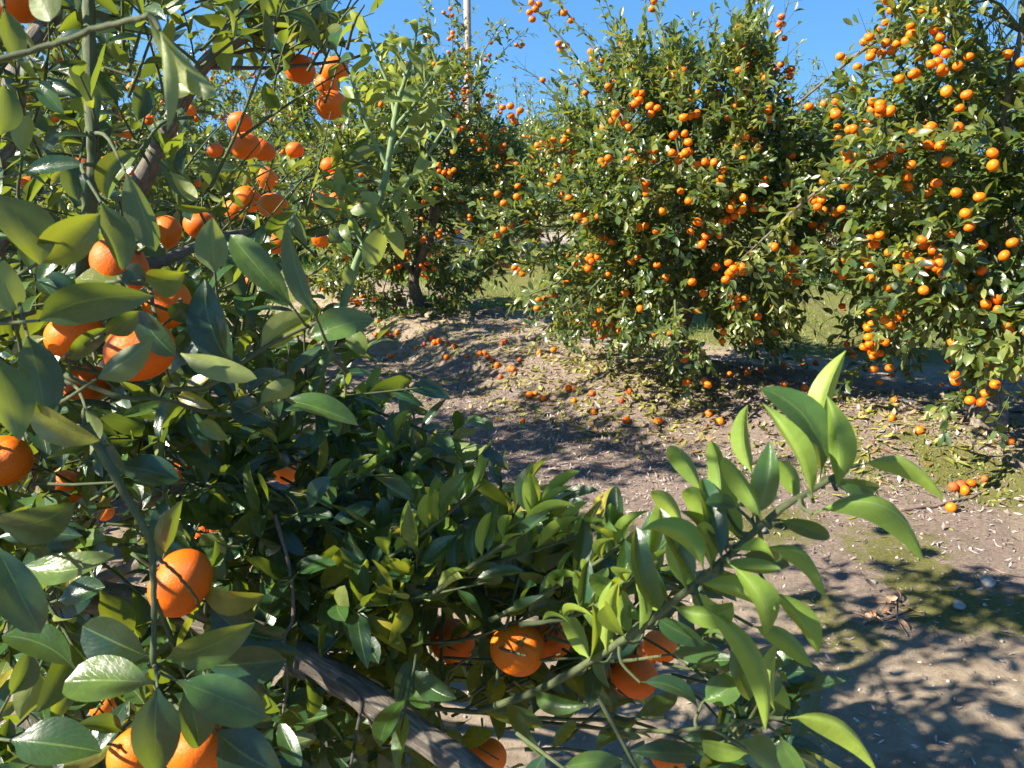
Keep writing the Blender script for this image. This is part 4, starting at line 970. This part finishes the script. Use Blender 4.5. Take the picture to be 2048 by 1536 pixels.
low_poly = [(-100, 1060), (900, 1000), (1230, 1080), (1330, 1180), (1300, 1330), (1250, 1420), (1100, 1600), (-100, 1600)]
zone(low_poly, 140, 1.0, 1.5, 0.20, 9, 0.080, 0.2)
zone([(560, 1080), (1000, 1010), (1230, 1080), (1330, 1180), (1300, 1250), (600, 1260)], 50, 0.93, 1.2, 0.18, 9, 0.080, 0.75, shift=0.15)
zone([(700, 1250), (1350, 1200), (1480, 1350), (1450, 1440), (1200, 1420), (700, 1460)], 26, 0.92, 1.2, 0.16, 8, 0.08, 0.15)
zone([(1130, 1420), (1560, 1380), (1600, 1500), (1500, 1580), (1100, 1580)], 13, 0.78, 1.0, 0.16, 7, 0.08, 0.1)
zone([(-100, 1150), (620, 1150), (700, 1600), (-100, 1600)], 34, 0.9, 1.15, 0.16, 8, 0.085, 0.1)
zone([(600, 800), (880, 870), (900, 1000), (800, 1100), (600, 1000)], 26, 1.15, 1.5, 0.16, 9, 0.075, 0.4)
zone([(320, 860), (660, 840), (680, 1140), (320, 1140)], 34, 1.3, 1.9, 0.18, 9, 0.082, 0.2)
lv.cull([(x, y, r * 1.0, 0.034 * F / r) for (x, y, r) in NF], hand_n, 0.9)
lv.cull([(x, y, r + 12, 0.034 * F / r) for (x, y, r) in NF_MID], hand_n, 0.97)
lv.cull([(x, y, 26, 1.3) for (x, y, z) in E[0][3:] + E[1] + E[2] + E[3] + E[4] + E[5]], hand_n, 0.9)
lv.cull([(470, 180, 45, 9), (545, 215, 50, 9), (610, 270, 45, 9), (285, 85, 48, 9), (245, 160, 28, 9), (695, 25, 34, 9), (100, 85, 30, 9), (425, 235, 28, 9), (600, 320, 40, 9), (590, 545, 40, 9), (285, 485, 26, 9), (640, 560, 40, 9), (1400, 1420, 40, 9), (1160, 1470, 40, 9)], hand_n, 0.85)
crown = new_obj('crown', lv.mesh('crown', 10, 4, FGB, tb), [M_leaf_fg, M_stem], fg)
# the part of the same crown outside the frame on the left, which shades the rest
ol = Leaves(); ot = Tubes()
n = 60
bb = np.stack([-2.5 + 1.75 * rng.random(n), -0.1 + 2.7 * rng.random(n), 0.45 + 2.15 * rng.random(n) ** 0.9], -1)
keepm = []
for p in bb:
    v = p - CAM; dep = v @ FWD
    px = 1024 + F * (v @ RGT) / max(dep, 1e-3)
    keepm.append((dep < 0.1 or px < -60) and np.linalg.norm(v[:2]) > 0.45 and (p[1] > 0.55 + 0.35 * rng.random() or rng.random() < 0.08))
bb = bb[np.array(keepm)]
bb = np.concatenate([bb, np.stack([-1.6 + 0.8 * rng.random(34), 0.25 + 0.6 * rng.random(34), 1.65 + 0.7 * rng.random(34)], -1)])
twig_leaves(ol, ot, bb, rng.normal(0, 0.6, (len(bb), 3)) + [0.1, 0, 0.4], 0.22, 10, 0.08, sides=3)
new_obj('crown', ol.mesh('crown', 4, 2, FGB, ot), [M_leaf_fg, M_stem], fg)

# near fruit
rf = np.random.default_rng(5)
for i, (x, y, rp) in enumerate(NF):
    rad = 0.0345 * (0.95 + 0.12 * rf.random()); 
    if rp > 60: rad = 0.037
    if rp < 22: rad = 0.031
    d = rad * F / rp
    o = new_obj('fruit', FRUIT_FG[i % 4], None, fg)
    o.location = P(x, y, d) - FGB; o.scale = (rad,) * 3
    tilt = 0.45
    o.rotation_euler = (rf.normal(0.25, tilt), rf.normal(0, tilt), rf.random() * 6.28)
    if i in (7, 8): o.rotation_euler = (0.75, 0.1 if i == 7 else -0.15, rf.random())
    c = new_obj('calyx', CALYX, None, o)

# ------------------------------------------------------------------ fallen mandarins
O5 = lambda l: [(640 + .375 * x, 480 + .375 * y) for x, y in l]
O6 = lambda l: [(1280 + .375 * x, 480 + .375 * y) for x, y in l]
FALL = [
    ('on the bare path below the grass', O5([(12, 363), (70, 360), (300, 505), (325, 500), (350, 495), (375, 512), (410, 492), (308, 430)])),
    ('strewn along the foot of the mossy bank', O5([(511, 573), (556, 555), (600, 523), (610, 548), (637, 540), (680, 546), (713, 565)])),
    ('at the edge of the bare soil', O5([(373, 618), (676, 627), (783, 618)])),
    ('among the dry leaf litter below the mossy mound', O5([(852, 607), (876, 605), (894, 622), (916, 635), (946, 670), (962, 728), (1017, 686), (1030, 690)])),
    ('lying together on the mossy mound', O5([(970, 549), (990, 536)])),
    ('behind the mossy mound by the hose', O5([(1043, 468), (1120, 422)])),
    ('in the open leaf litter left of the middle tree', O5([(1065, 638), (1168, 601)])),
    ('by the hose end under the middle tree', O5([(1355, 495), (1378, 500)])),
    ('on the sunny litter below the middle tree', O5([(1118, 828), (1150, 818), (1187, 843), (1323, 793), (1352, 857), (1358, 790), (1450, 820), (1460, 917), (1605, 857), (1648, 807)])),
    ('in the shaded mulch of the path', O5([(1082, 968), (1633, 965), (1800, 970)])),
    ('near the dark trunk of the far row tree', O5([(400, 372), (450, 400), (700, 243), (710, 210), (765, 345), (836, 260), (853, 217)])),
    ('in the shade beside the middle tree', O6([(480, 718), (573, 710), (603, 612), (645, 705), (712, 603), (870, 665), (937, 656)])),
    ('at the sunny edge of the middle tree shade', O6([(766, 778), (877, 793)])),
    ('near the upright pale leaves on the mulch', O6([(368, 925), (427, 971)])),
    ('in the shade left of the grey trunk', O6([(1200, 690), (1343, 718), (1428, 712), (1515, 615), (1605, 772), (1718, 808)])),
    ('on fallen leaves below the grey trunk', O6([(1343, 950), (1357, 857), (1488, 1017)])),
    ('below the mossy bank by the dead twig', O6([(1668, 1322), (1710, 1313), (1730, 1340), (1765, 1300), (1835, 1277)])),
]
SINGLE = [('lone fallen mandarin on top of the mossy bank at the right edge', O6([(1975, 1073)])[0]), ('bright round fallen mandarin lying against the end of the dead twig', O6([(1657, 1432)])[0]),
          ('fallen mandarin on bare soil just behind the tip of the pale shoot', O6([(1203, 1352)])[0]), ('small fallen mandarin in the sunny gap between two trees', O6([(1087, 365)])[0])]
ORD = ['first', 'second', 'third', 'fourth', 'fifth', 'sixth', 'seventh', 'eighth', 'ninth', 'tenth']
NUM = ['', 'one', 'two', 'three', 'four', 'five', 'six', 'seven', 'eight', 'nine', 'ten']
r_ = np.random.default_rng(12)
def drop(px, py, label):
    p = G(px, py + 4); rad = 0.0235 * (0.8 + 0.35 * r_.random())
    o = new_obj('fallen_mandarin', FRUIT_FALL[r_.integers(5)])
    o.location = (p[0], p[1], float(terrain(p[0], p[1])) + rad * 0.62); o.scale = (rad,) * 3
    o.rotation_euler = (r_.random() * 6, r_.random() * 6, r_.random() * 6)
    tag(o, label, 'mandarin', 'fallen mandarins on the ground')
for area, pts in FALL:
    pts = sorted(pts); n = len(pts)
    for i, (x, y) in enumerate(pts):
        if n == 2: w = 'left of the two' if i == 0 else 'right of the two'
        else: w = ('leftmost' if i == 0 else 'rightmost' if i == n - 1 else ORD[i] + ' from left') + ' of ' + NUM[n]
        drop(x, y, f'{w} fallen mandarins {area}')
for lab, (x, y) in SINGLE: drop(x, y, lab)

# ------------------------------------------------------------------ litter, grass, stones, hose, pole, car
def on_ground(x, y, lift=0.004):
    return np.stack([x, y, terrain(x, y) + lift], -1)
def scatter_leaves(name, m, n, fx, L0, L1, wr, label, lift=0.004, tilt=0.25, nv=3, bend=0.5, rndf=None):
    x, y = fx(n); n = len(x)
    b = on_ground(x, y, lift); a = rng.random(n) * 6.28
    ax = np.stack([np.cos(a), np.sin(a), rng.normal(0.05, tilt * 0.5, n)], -1)
    nm = np.stack([rng.normal(0, tilt, n), rng.normal(0, tilt, n), np.where(rng.random(n) < 0.5, 1.0, -1.0)], -1)
    l = Leaves(); L = L0 + (L1 - L0) * rng.random(n)
    l.add(b, norm(ax), nm, L, L * wr, rng.normal(bend, 0.5, n), 0.25, rnd=rng.random(n) if rndf is None else rndf(x, y))
    o = new_obj(name, l.mesh(name, nv, 2), m); tag(o, label, 'leaf litter', kind='stuff'); return o
def area_dense(cx, cy, sx, sy, w):
    def f(n):
        k = rng.choice(len(cx), n, p=np.array(w) / sum(w))
        return np.array(cx)[k] + rng.normal(0, 1, n) * np.array(sx)[k], np.array(cy)[k] + rng.normal(0, 1, n) * np.array(sy)[k]
    return f
gM1 = G(1180, 740); gM2 = G(1330, 790); gR = G(1900, 850); gM3 = G(1000, 720); gL = G(830, 660); gR2 = G(1700, 830); g7 = G(1560, 830)
scatter_leaves('fallen_leaves', M_litter_green, 4800, area_dense([gM1[0], gM2[0], gR[0], gM3[0], gL[0], gR2[0], g7[0]], [gM1[1], gM2[1], gR[1], gM3[1], gL[1], gR2[1], g7[1]], [.4, .3, .45, .5, .7, .35, .4], [.35, .25, .25, .45, .5, .3, .35], [8, 7, 5, 5, 4, 2, 3]),
               0.03, 0.075, 0.36, 'yellow green fallen leaves scattered under the row of trees')
def unif(n): return -2.5 + 7 * rng.random(n), 1.6 + 8.0 * rng.random(n)
def mul(n): return rng.normal(0.1, 1.3, n), 4.1 + rng.normal(0, 0.75, n)
scatter_leaves('dry_litter', M_litter_brown, 15000, mul, 0.012, 0.045, 0.22, 'grey brown shredded dry leaf mulch along the path', nv=2)
scatter_leaves('dry_litter', M_litter_brown, 13000, unif, 0.008, 0.035, 0.25, 'sparse dry bits on the bare soil', nv=2)
def bank(n):
    k = rng.integers(1, 5, n); t = rng.random(n); a = ROW[k]; b = ROW[k + 1] if False else ROW[np.minimum(k + 1, len(ROW) - 1)]
    p = a + (b - a) * t[:, None]; return p[:, 0] + rng.normal(-0.25, 0.5, n), p[:, 1] + rng.normal(-0.35, 0.5, n)
scatter_leaves('dry_litter', M_litter_brown, 7000, bank, 0.02, 0.06, 0.32, 'dry brown leaves lying under the row of trees', nv=2)

def grass(name, label, cx, cy, sx, sy, n, h, m=M_grass):
    x = cx + rng.normal(0, 1, n) * sx; y = cy + rng.normal(0, 1, n) * sy
    b = on_ground(x, y, -0.003)
    ax = np.stack([rng.normal(0, .35, n), rng.normal(0, .35, n), np.ones(n)], -1)
    l = Leaves(); L = h * (0.5 + rng.random(n)); l.add(b, norm(ax), rng.normal(0, 1, (n, 3)), L, 0.005 + 0.003 * rng.random(n), rng.normal(0.6, .4, n), 0.2)
    o = new_obj(name, l.mesh(name, 3, 1), m); tag(o, label, 'grass', kind='stuff')
g = G(640, 545); grass('grass', 'bright green grass patch behind the near branches', g[0] - 0.7, g[1] + 0.6, 1.0, 0.9, 9000, 0.10)
g = G(1210, 655); grass('grass', 'green grass tuft beside the middle tree', g[0], g[1], 0.17, 0.08, 700, 0.07)
g = G(1640, 560); grass('grass', 'grass around the white pipe in the gap', g[0], g[1], 0.6, 0.5, 2500, 0.08)
g = G(1850, 930); grass('grass', 'short moss and grass on the right bank', g[0], g[1], 0.5, 0.15, 1200, 0.02)
g = G(800, 560); grass('grass', 'grass around the dark trunk', g[0], g[1], 0.8, 0.4, 2500, 0.06)
# fine moss and short grass blades on the near path, and grass between the far trees
n = 42000; x = 0.3 + 2.6 * rng.random(n); y = 1.5 + 2.4 * rng.random(n)
k = sstep(0.0, 0.35, fbm(x * 0.9 + 3, y * 0.9 + 8, 4) + 0.35 * fbm(x * 2.6, y * 2.6 + 4, 4) + 0.05) * (1 - sstep(2.9, 3.7, y)) * rng.random(n) > 0.25
x, y = x[k], y[k]; l = Leaves(); m_ = len(x)
x = np.concatenate([x, -0.3 + rng.normal(0, .55, 9000), 2.2 + rng.normal(0, .5, 7000)]); y = np.concatenate([y, 6.5 + rng.normal(0, .35, 9000), 3.55 + rng.normal(0, .16, 7000)]); kk = (fbm(x * 2.1, y * 2.1 + 2, 3) > -0.08) | (y < 3); x, y = x[kk], y[kk]; m_ = len(x)
l.add(on_ground(x, y, -0.002), norm(np.stack([rng.normal(0, .7, m_), rng.normal(0, .7, m_), np.ones(m_)], -1)), rng.normal(0, 1, (m_, 3)), 0.006 + 0.010 * rng.random(m_), 0.0022, .5, .2)
M_moss = rnd_material('moss_blade', [(0, (0.10, 0.12, 0.02)), (0.6, (0.21, 0.22, 0.04)), (1, (0.34, 0.32, 0.10))], 0.7)
tag(new_obj('moss', l.mesh('moss', 1, 1), M_moss), 'yellow green moss tufts on the shaded path', 'moss', kind='stuff')
n = 30000; x = -5 + 10 * rng.random(n); y = 6.2 + 9 * rng.random(n); k = (row_dist(x, y) > 0.75) & (y + 0.3 * x > 6.6) & (fbm(x * 0.6, y * 0.6, 3) > -0.22)
x, y = x[k], y[k]; l = Leaves(); m_ = len(x)
l.add(on_ground(x, y, -0.004), norm(np.stack([rng.normal(0, .4, m_), rng.normal(0, .4, m_), np.ones(m_)], -1)), rng.normal(0, 1, (m_, 3)), 0.03 + 0.06 * rng.random(m_), 0.008, .6, .2)
tag(new_obj('grass', l.mesh('grass', 2, 1), M_grass), 'thin grass growing between the far tree rows', 'grass', kind='stuff')
# gravel crumbs and soil clods
oct_ = np.array([(1, 0, 0), (0, 1, 0), (-1, 0, 0), (0, -1, 0), (0, 0, 1), (0, 0, -1)], float); ot_ = np.array([(0, 1, 4), (1, 2, 4), (2, 3, 4), (3, 0, 4), (1, 0, 5), (2, 1, 5), (3, 2, 5), (0, 3, 5)])
n = 4200; x = -1.6 + 5.2 * rng.random(n); y = 1.5 + 5.5 * rng.random(n) ** 1.2; sz = 0.0025 + 0.010 * rng.random(n) ** 3
pv = oct_[None] * sz[:, None, None] * (0.7 + 0.6 * rng.random((n, 6, 1))) * np.array([1, 1, .7]); an = rng.random(n) * 6.28
rx = pv[..., 0] * np.cos(an)[:, None] - pv[..., 1] * np.sin(an)[:, None]; ry = pv[..., 0] * np.sin(an)[:, None] + pv[..., 1] * np.cos(an)[:, None]
pv = np.stack([rx, ry, pv[..., 2]], -1) + on_ground(x, y, 0.0)[:, None]
M_crumb = rnd_material('soil_crumb', [(0, (0.16, 0.12, 0.09)), (0.6, (0.33, 0.27, 0.21)), (1, (0.52, 0.47, 0.41))], 0.9)
me = build_mesh('pebbles', pv.reshape(-1, 3), np.zeros((0, 4), int), None, {'rnd': np.repeat(rng.random(n), 6)}, tris=(ot_[None] + (np.arange(n) * 6)[:, None, None]).reshape(-1, 3), smooth=False)
tag(new_obj('pebbles', me, M_crumb), 'small pebbles and soil crumbs on the path', 'pebbles', kind='stuff')
wl = Leaves()
for (x, y, k) in [(850, 605, 9), (880, 615, 8), (910, 612, 8), (935, 600, 7), (960, 612, 7), (985, 615, 6), (830, 625, 8), (800, 630, 7), (1045, 600, 5), (1160, 645, 6), (770, 640, 6)]:
    p = G(x, y); n = k * 5
    b = on_ground(p[0] + rng.normal(0, .08, n), p[1] + rng.normal(0, .06, n), 0.01)
    wl.add(b, norm(rng.normal(0, .7, (n, 3)) + [0, 0, .8]), rng.normal(0, .4, (n, 3)) + [0, 0, 1], 0.035 + 0.05 * rng.random(n), 0.016 + .015 * rng.random(n), 0.6, 0.2)
tag(new_obj('weeds', wl.mesh('weeds', 3, 2), M_weed), 'small leafy weeds growing on the mossy mound', 'weeds', kind='stuff')

def stone(px, py, size, m, label, seed, flat=0.6, p=None):
    r = np.random.default_rng(seed); p = G(px, py) if p is None else p
    V = []; seg, rings = 14, 9; ph = r.random(8) * 6.28
    for i in range(rings + 1):
        th = PI * i / rings
        for j in range(seg):
            a = 2 * PI * j / seg
            R = 1 + 0.16 * math.sin(2 * a + ph[0] + th) + 0.10 * math.sin(3 * a + 2 * th + ph[1]) + 0.05 * math.sin(5 * a + ph[2] - 3 * th)
            V.append((R * math.sin(th) * math.cos(a) * size, R * math.sin(th) * math.sin(a) * size * 0.8, R * math.cos(th) * size * flat))
    Q = [(i * seg + j, (i + 1) * seg + j, (i + 1) * seg + (j + 1) % seg, i * seg + (j + 1) % seg) for i in range(rings) for j in range(seg)]
    o = new_obj('stone', build_mesh('stone', V, Q), m); o.location = (p[0], p[1], float(terrain(p[0], p[1])) + size * flat * 0.35); o.rotation_euler = (0, 0, r.random() * 6)
    tag(o, label, 'stone', 'stones on the orchard floor')
stone(1890, 800, 0.055, M_rock_tan, 'tan rounded stone lying left of the grey trunk', 1)
stone(1975, 1166, 0.034, M_rock_grey, 'pale grey pointed stone on bare soil near the right edge', 2, 0.5)
stone(1918, 1212, 0.028, M_rock_grey, 'flat whitish stone half sunk in mossy soil', 3, 0.4)
stone(1040, 680, 0.045, M_rock_tan, 'upright tan stone on the mossy mound beside a wider one', 4, 0.7)
stone(1068, 678, 0.055, M_rock_tan, 'wide tan stone on the mossy mound', 5, 0.5)
stone(968, 658, 0.03, M_rock_grey, 'small white stone on the face of the mossy mound', 6)
stone(860, 635, 0.06, M_rock_tan, 'broad tan stone among weeds in front of the dark trunk', 7, 0.5)
stone(985, 498, 0.16, M_rock_dark, 'dark grey boulder far behind in the gap between trees', 8, 0.75)
stone(1520, 1062, 0.03, M_rock_grey, 'grey stone behind the pale leafy shoot', 9, 0.4)
stone(1745, 1165, 0.012, M_rock_grey, 'tiny pebble on the bare soil', 10)

def ground_tube(name, pts, r, m, label, cat, lift=None, sides=8, r1=None, n=None, group=None):
    p3 = []
    for (x, y) in pts:
        q = G(x, y); p3.append(q)
    n = n or len(p3) * 8; sp = spline(p3, n); sp[:, 2] = terrain(sp[:, 0], sp[:, 1]) + (r * 0.7 if lift is None else lift)
    t = Tubes(); t.add(sp, np.linspace(r, r1 if r1 else r, n), sides)
    return tag(new_obj(name, t.mesh(name), m), label, cat, group)
ground_tube('irrigation_hose', [(2046, 824), (1960, 816), (1830, 808), (1700, 790), (1550, 762), (1400, 722), (1240, 689), (1170, 682), (1090, 657), (1020, 638), (960, 625), (900, 607)], 0.010, M_hose, 'thin grey irrigation hose lying along the planted bank', 'hose')
TW = 'dead twigs on the ground'
o = ground_tube('fallen_twig', [(1800, 1022), (1880, 1012), (1930, 1000), (1975, 980)], 0.009, M_deadtwig, 'thick dead twig lying beside a bright fallen mandarin', 'twig', group=TW, r1=0.004)
ground_tube('fallen_twig', [(1955, 900), (1975, 890), (2000, 880)], 0.005, M_deadtwig, 'short dead twig on the mossy bank at the right edge', 'twig', group=TW, r1=0.003)
ground_tube('fallen_twig', [(1180, 925), (1260, 940), (1330, 938)], 0.005, M_deadtwig, 'thin dead twig in the shaded mulch', 'twig', group=TW, r1=0.003)
ground_tube('fallen_twig', [(1980, 1135), (2020, 1150), (2048, 1155)], 0.005, M_deadtwig, 'bent dead twig beside the pale grey pointed stone', 'twig', group=TW, r1=0.003)
ground_tube('fallen_twig', [(730, 700), (790, 725), (830, 730)], 0.007, M_deadtwig, 'grey dead twig on bare soil beyond the near branches', 'twig', group=TW, r1=0.003)
# clump of dead leaves on its broken sprig
ds = G(1790, 1235); sg = empty('dead_sprig', ds); tag(sg, 'broken dead sprig with curled brown leaves on mossy soil', 'dead sprig')
dl = Leaves(); n = 24
b = on_ground(ds[0] + rng.normal(0, .045, n), ds[1] + rng.normal(0, .05, n), 0.012)
dl.add(b, norm(rng.normal(0, 1, (n, 3)) * [1, 1, .35] + [0, 0, .15]), rng.normal(0, .7, (n, 3)) + [0, 0, .7], 0.04 + .035 * rng.random(n), 0.012 + .012 * rng.random(n), rng.normal(.8, .6, n), .5, rnd=0.5 + 0.5 * rng.random(n))
M_dead = rnd_material('dead_leaf', [(0, (0.16, 0.08, 0.05)), (0.5, (0.24, 0.12, 0.07)), (1, (0.40, 0.24, 0.13))], 0.6)
new_obj('dead_leaves', dl.mesh('dead_leaves', 5, 2, ds), M_dead, sg)
dt = Tubes()
for a in ([(1700, 1225), (1760, 1245), (1810, 1265)], [(1790, 1190), (1795, 1240), (1815, 1275)], [(1750, 1245), (1800, 1230), (1830, 1215)]):
    sp = spline([G(*q) for q in a], 10); sp[:, 2] += 0.006; dt.add(sp, np.linspace(.004, .002, 10), 6)
new_obj('stalk', dt.mesh('stalk', ds), M_deadtwig, sg)

# white riser
wp = G(1638, 566); rz_ = empty('irrigation_riser', wp); tag(rz_, 'white plastic irrigation pipe with thin riser in the sunny gap', 'pipe')
t = Tubes(); a = G(1600, 558); t.add([a + [0, 0, .015], wp + [0, 0, .015]], .013, 8); new_obj('ground_pipe', t.mesh('ground_pipe', wp), M_pvc, rz_)
t = Tubes(); t.add([wp, wp + [0.01, 0, .14], wp + [0.03, 0, .27]], .010, 8); new_obj('riser', t.mesh('riser', wp), M_pvc, rz_)

# utility pole and wire
pb = P(940, 400, 25); pb = np.array([pb[0], pb[1], 0.0])
pole = empty('utility_pole', pb); tag(pole, 'tall weathered wooden utility pole behind the far row tree', 'utility pole')
t = Tubes(); t.add([(0, 0, -.3), (0, 0, 4), (0, 0, 9.2)], [.13, .115, .095], 16); new_obj('shaft', t.mesh('shaft'), M_pole, pole)
t = Tubes(); t.add([(-1.0, .14, 8.6), (1.0, .14, 8.6)], .06, 6); new_obj('crossarm', t.mesh('crossarm'), M_pole, pole)
e1 = pb + np.array([0, 0, 8.7]); e2 = P(-400, 160, 70)
tt = np.linspace(0, 1, 30)[:, None]; w = e1 * (1 - tt) + e2 * tt; w[:, 2] -= 4 * 1.2 * (tt * (1 - tt))[:, 0]
t = Tubes(); t.add(w, .012, 5); tag(new_obj('power_line', t.mesh('power_line'), M_wire), 'thin dark overhead wire crossing the sky above the near branches', 'wire')

# blue car far behind in the gap
def car(loc, rz):
    root = empty('parked_car', loc); root.rotation_euler = (0, 0, rz)
    tag(root, 'blue car parked beyond the dirt track, glimpsed through the gap', 'car')
    prof = [(-2.1, .35), (-2.15, .75), (-1.6, .95), (-.95, 1.0), (-.3, 1.45), (.95, 1.47), (1.65, 1.05), (2.1, .95), (2.15, .4)]
    def ext(pr, w, topw=None):
        V = []; 
        for s in (-1, 1):
            for (x, z) in pr: V.append((x, s * (w if z < 1.02 else (topw or w)), z))
        n = len(pr); Q = [(i, i + 1, n + i + 1, n + i) for i in range(n - 1)] + [(n - 1, 0, n, 2 * n - 1)]
        me = bpy.data.meshes.new('car_part'); me.from_pydata([tuple(v) for v in V], [], [tuple(q) for q in Q] + [tuple(range(n - 1, -1, -1)), tuple(range(n, 2 * n))]); me.update(); return me
    b = new_obj('body', ext(prof, .87, .70), M_blue, root)
    bv = b.modifiers.new('bevel', 'BEVEL'); bv.width = .05; bv.segments = 3
    for s in (-1, 1):
        me = bpy.data.meshes.new('side_window'); me.from_pydata([(-.75, s * .80, 1.03), (1.45, s * .80, 1.05), (.9, s * .712, 1.40), (-.25, s * .712, 1.38)], [], [(0, 1, 2, 3)] if s < 0 else [(3, 2, 1, 0)]); me.update()
        o = new_obj('side_window', me, M_glass, root); so_ = o.modifiers.new('t', 'SOLIDIFY'); so_.thickness = .02; so_.offset = 0
        for x in (-1.3, 1.3):
            t = Tubes(); t.add([(x, s * .74, .33), (x, s * .90, .33)], .33, 24); wh = new_obj('wheel', t.mesh('wheel'), M_tyre, root)
            t = Tubes(); t.add([(x, s * .88, .33), (x, s * .915, .33)], .2, 20); new_obj('rim', t.mesh('rim'), M_rim, wh)
    for x0, x1, z0, z1, nm in ((-.93, -.33, 1.03, 1.43, 'windscreen'), (1.58, 1.0, 1.1, 1.44, 'rear_window')):
        sx = -.025 if x0 < 0 else .025
        me = bpy.data.meshes.new(nm); me.from_pydata([(x0 + sx, -.68, z0), (x0 + sx, .68, z0), (x1 + sx, .6, z1), (x1 + sx, -.6, z1)], [], [(0, 1, 2, 3)]); me.update()
        o = new_obj(nm, me, M_glass, root); s2 = o.modifiers.new('t', 'SOLIDIFY'); s2.thickness = .02; s2.offset = 0
    for s in (-.6, .6):
        t = Tubes(); t.add([(-2.12, s, .68), (-2.17, s, .68)], .11, 12); new_obj('headlight', t.mesh('headlight'), M_rim, root)
cp = P(1700, 450, 23.0); car((cp[0], cp[1], float(terrain(cp[0], cp[1]))), 0.15)

# ------------------------------------------------------------------ light, sky, camera
SUN_EL = math.radians(38); SD = norm(np.array([-1.0, -0.30, 0]))          # towards the sun
S = np.array([SD[0] * math.cos(SUN_EL), SD[1] * math.cos(SUN_EL), math.sin(SUN_EL)])
sun = bpy.data.lights.new('sun', 'SUN'); sun.energy = 5.0; sun.angle = math.radians(0.55); sun.color = (1.0, 0.92, 0.78)
so = bpy.data.objects.new('sun', sun); C.objects.link(so)
so.rotation_euler = Vector(S).to_track_quat('Z', 'Y').to_euler()
w = bpy.data.worlds.new('World'); scene.world = w; w.use_nodes = True
nt = w.node_tree; bg = nt.nodes['Background']
sky = nt.nodes.new('ShaderNodeTexSky'); sky.sky_type = 'NISHITA'; sky.sun_disc = False
sky.sun_elevation = SUN_EL; sky.sun_rotation = math.atan2(S[0], S[1]); sky.air_density = 1.0; sky.dust_density = 0.0; sky.ozone_density = 2.0; sky.altitude = 1000
hs = nt.nodes.new('ShaderNodeHueSaturation'); hs.inputs['Saturation'].default_value = 1.22; hs.inputs['Hue'].default_value = 0.494
tcw = nt.nodes.new('ShaderNodeTexCoord'); va = nt.nodes.new('ShaderNodeVectorMath'); va.inputs[1].default_value = (0, 0, 0.30)
vn = nt.nodes.new('ShaderNodeVectorMath'); vn.operation = 'NORMALIZE'
nt.links.new(tcw.outputs['Generated'], va.inputs[0]); nt.links.new(va.outputs[0], vn.inputs[0]); nt.links.new(vn.outputs[0], sky.inputs[0])
nt.links.new(sky.outputs[0], hs.inputs['Color']); nt.links.new(hs.outputs[0], bg.inputs[0]); bg.inputs[1].default_value = 0.093

cam = bpy.data.cameras.new('camera'); co = bpy.data.objects.new('camera', cam); C.objects.link(co)
cam.sensor_width = 36; cam.lens = 36 * F / 2048; cam.clip_start = 0.05; cam.clip_end = 2000
co.location = CAM; co.rotation_euler = (PI / 2 - PITCH, 0, 0)
cam.dof.use_dof = True; cam.dof.focus_distance = 1.9; cam.dof.aperture_fstop = 14
scene.camera = co
scene.view_settings.view_transform = 'Standard'; scene.view_settings.look = 'None'; scene.view_settings.exposure = 1.74; scene.view_settings.gamma = 1
scene.cycles.max_bounces = 8; scene.cycles.transmission_bounces = 6; scene.cycles.diffuse_bounces = 4; scene.cycles.glossy_bounces = 3
scene.cycles.use_denoising = True
scene.cycles.caustics_reflective = False; scene.cycles.caustics_refractive = False
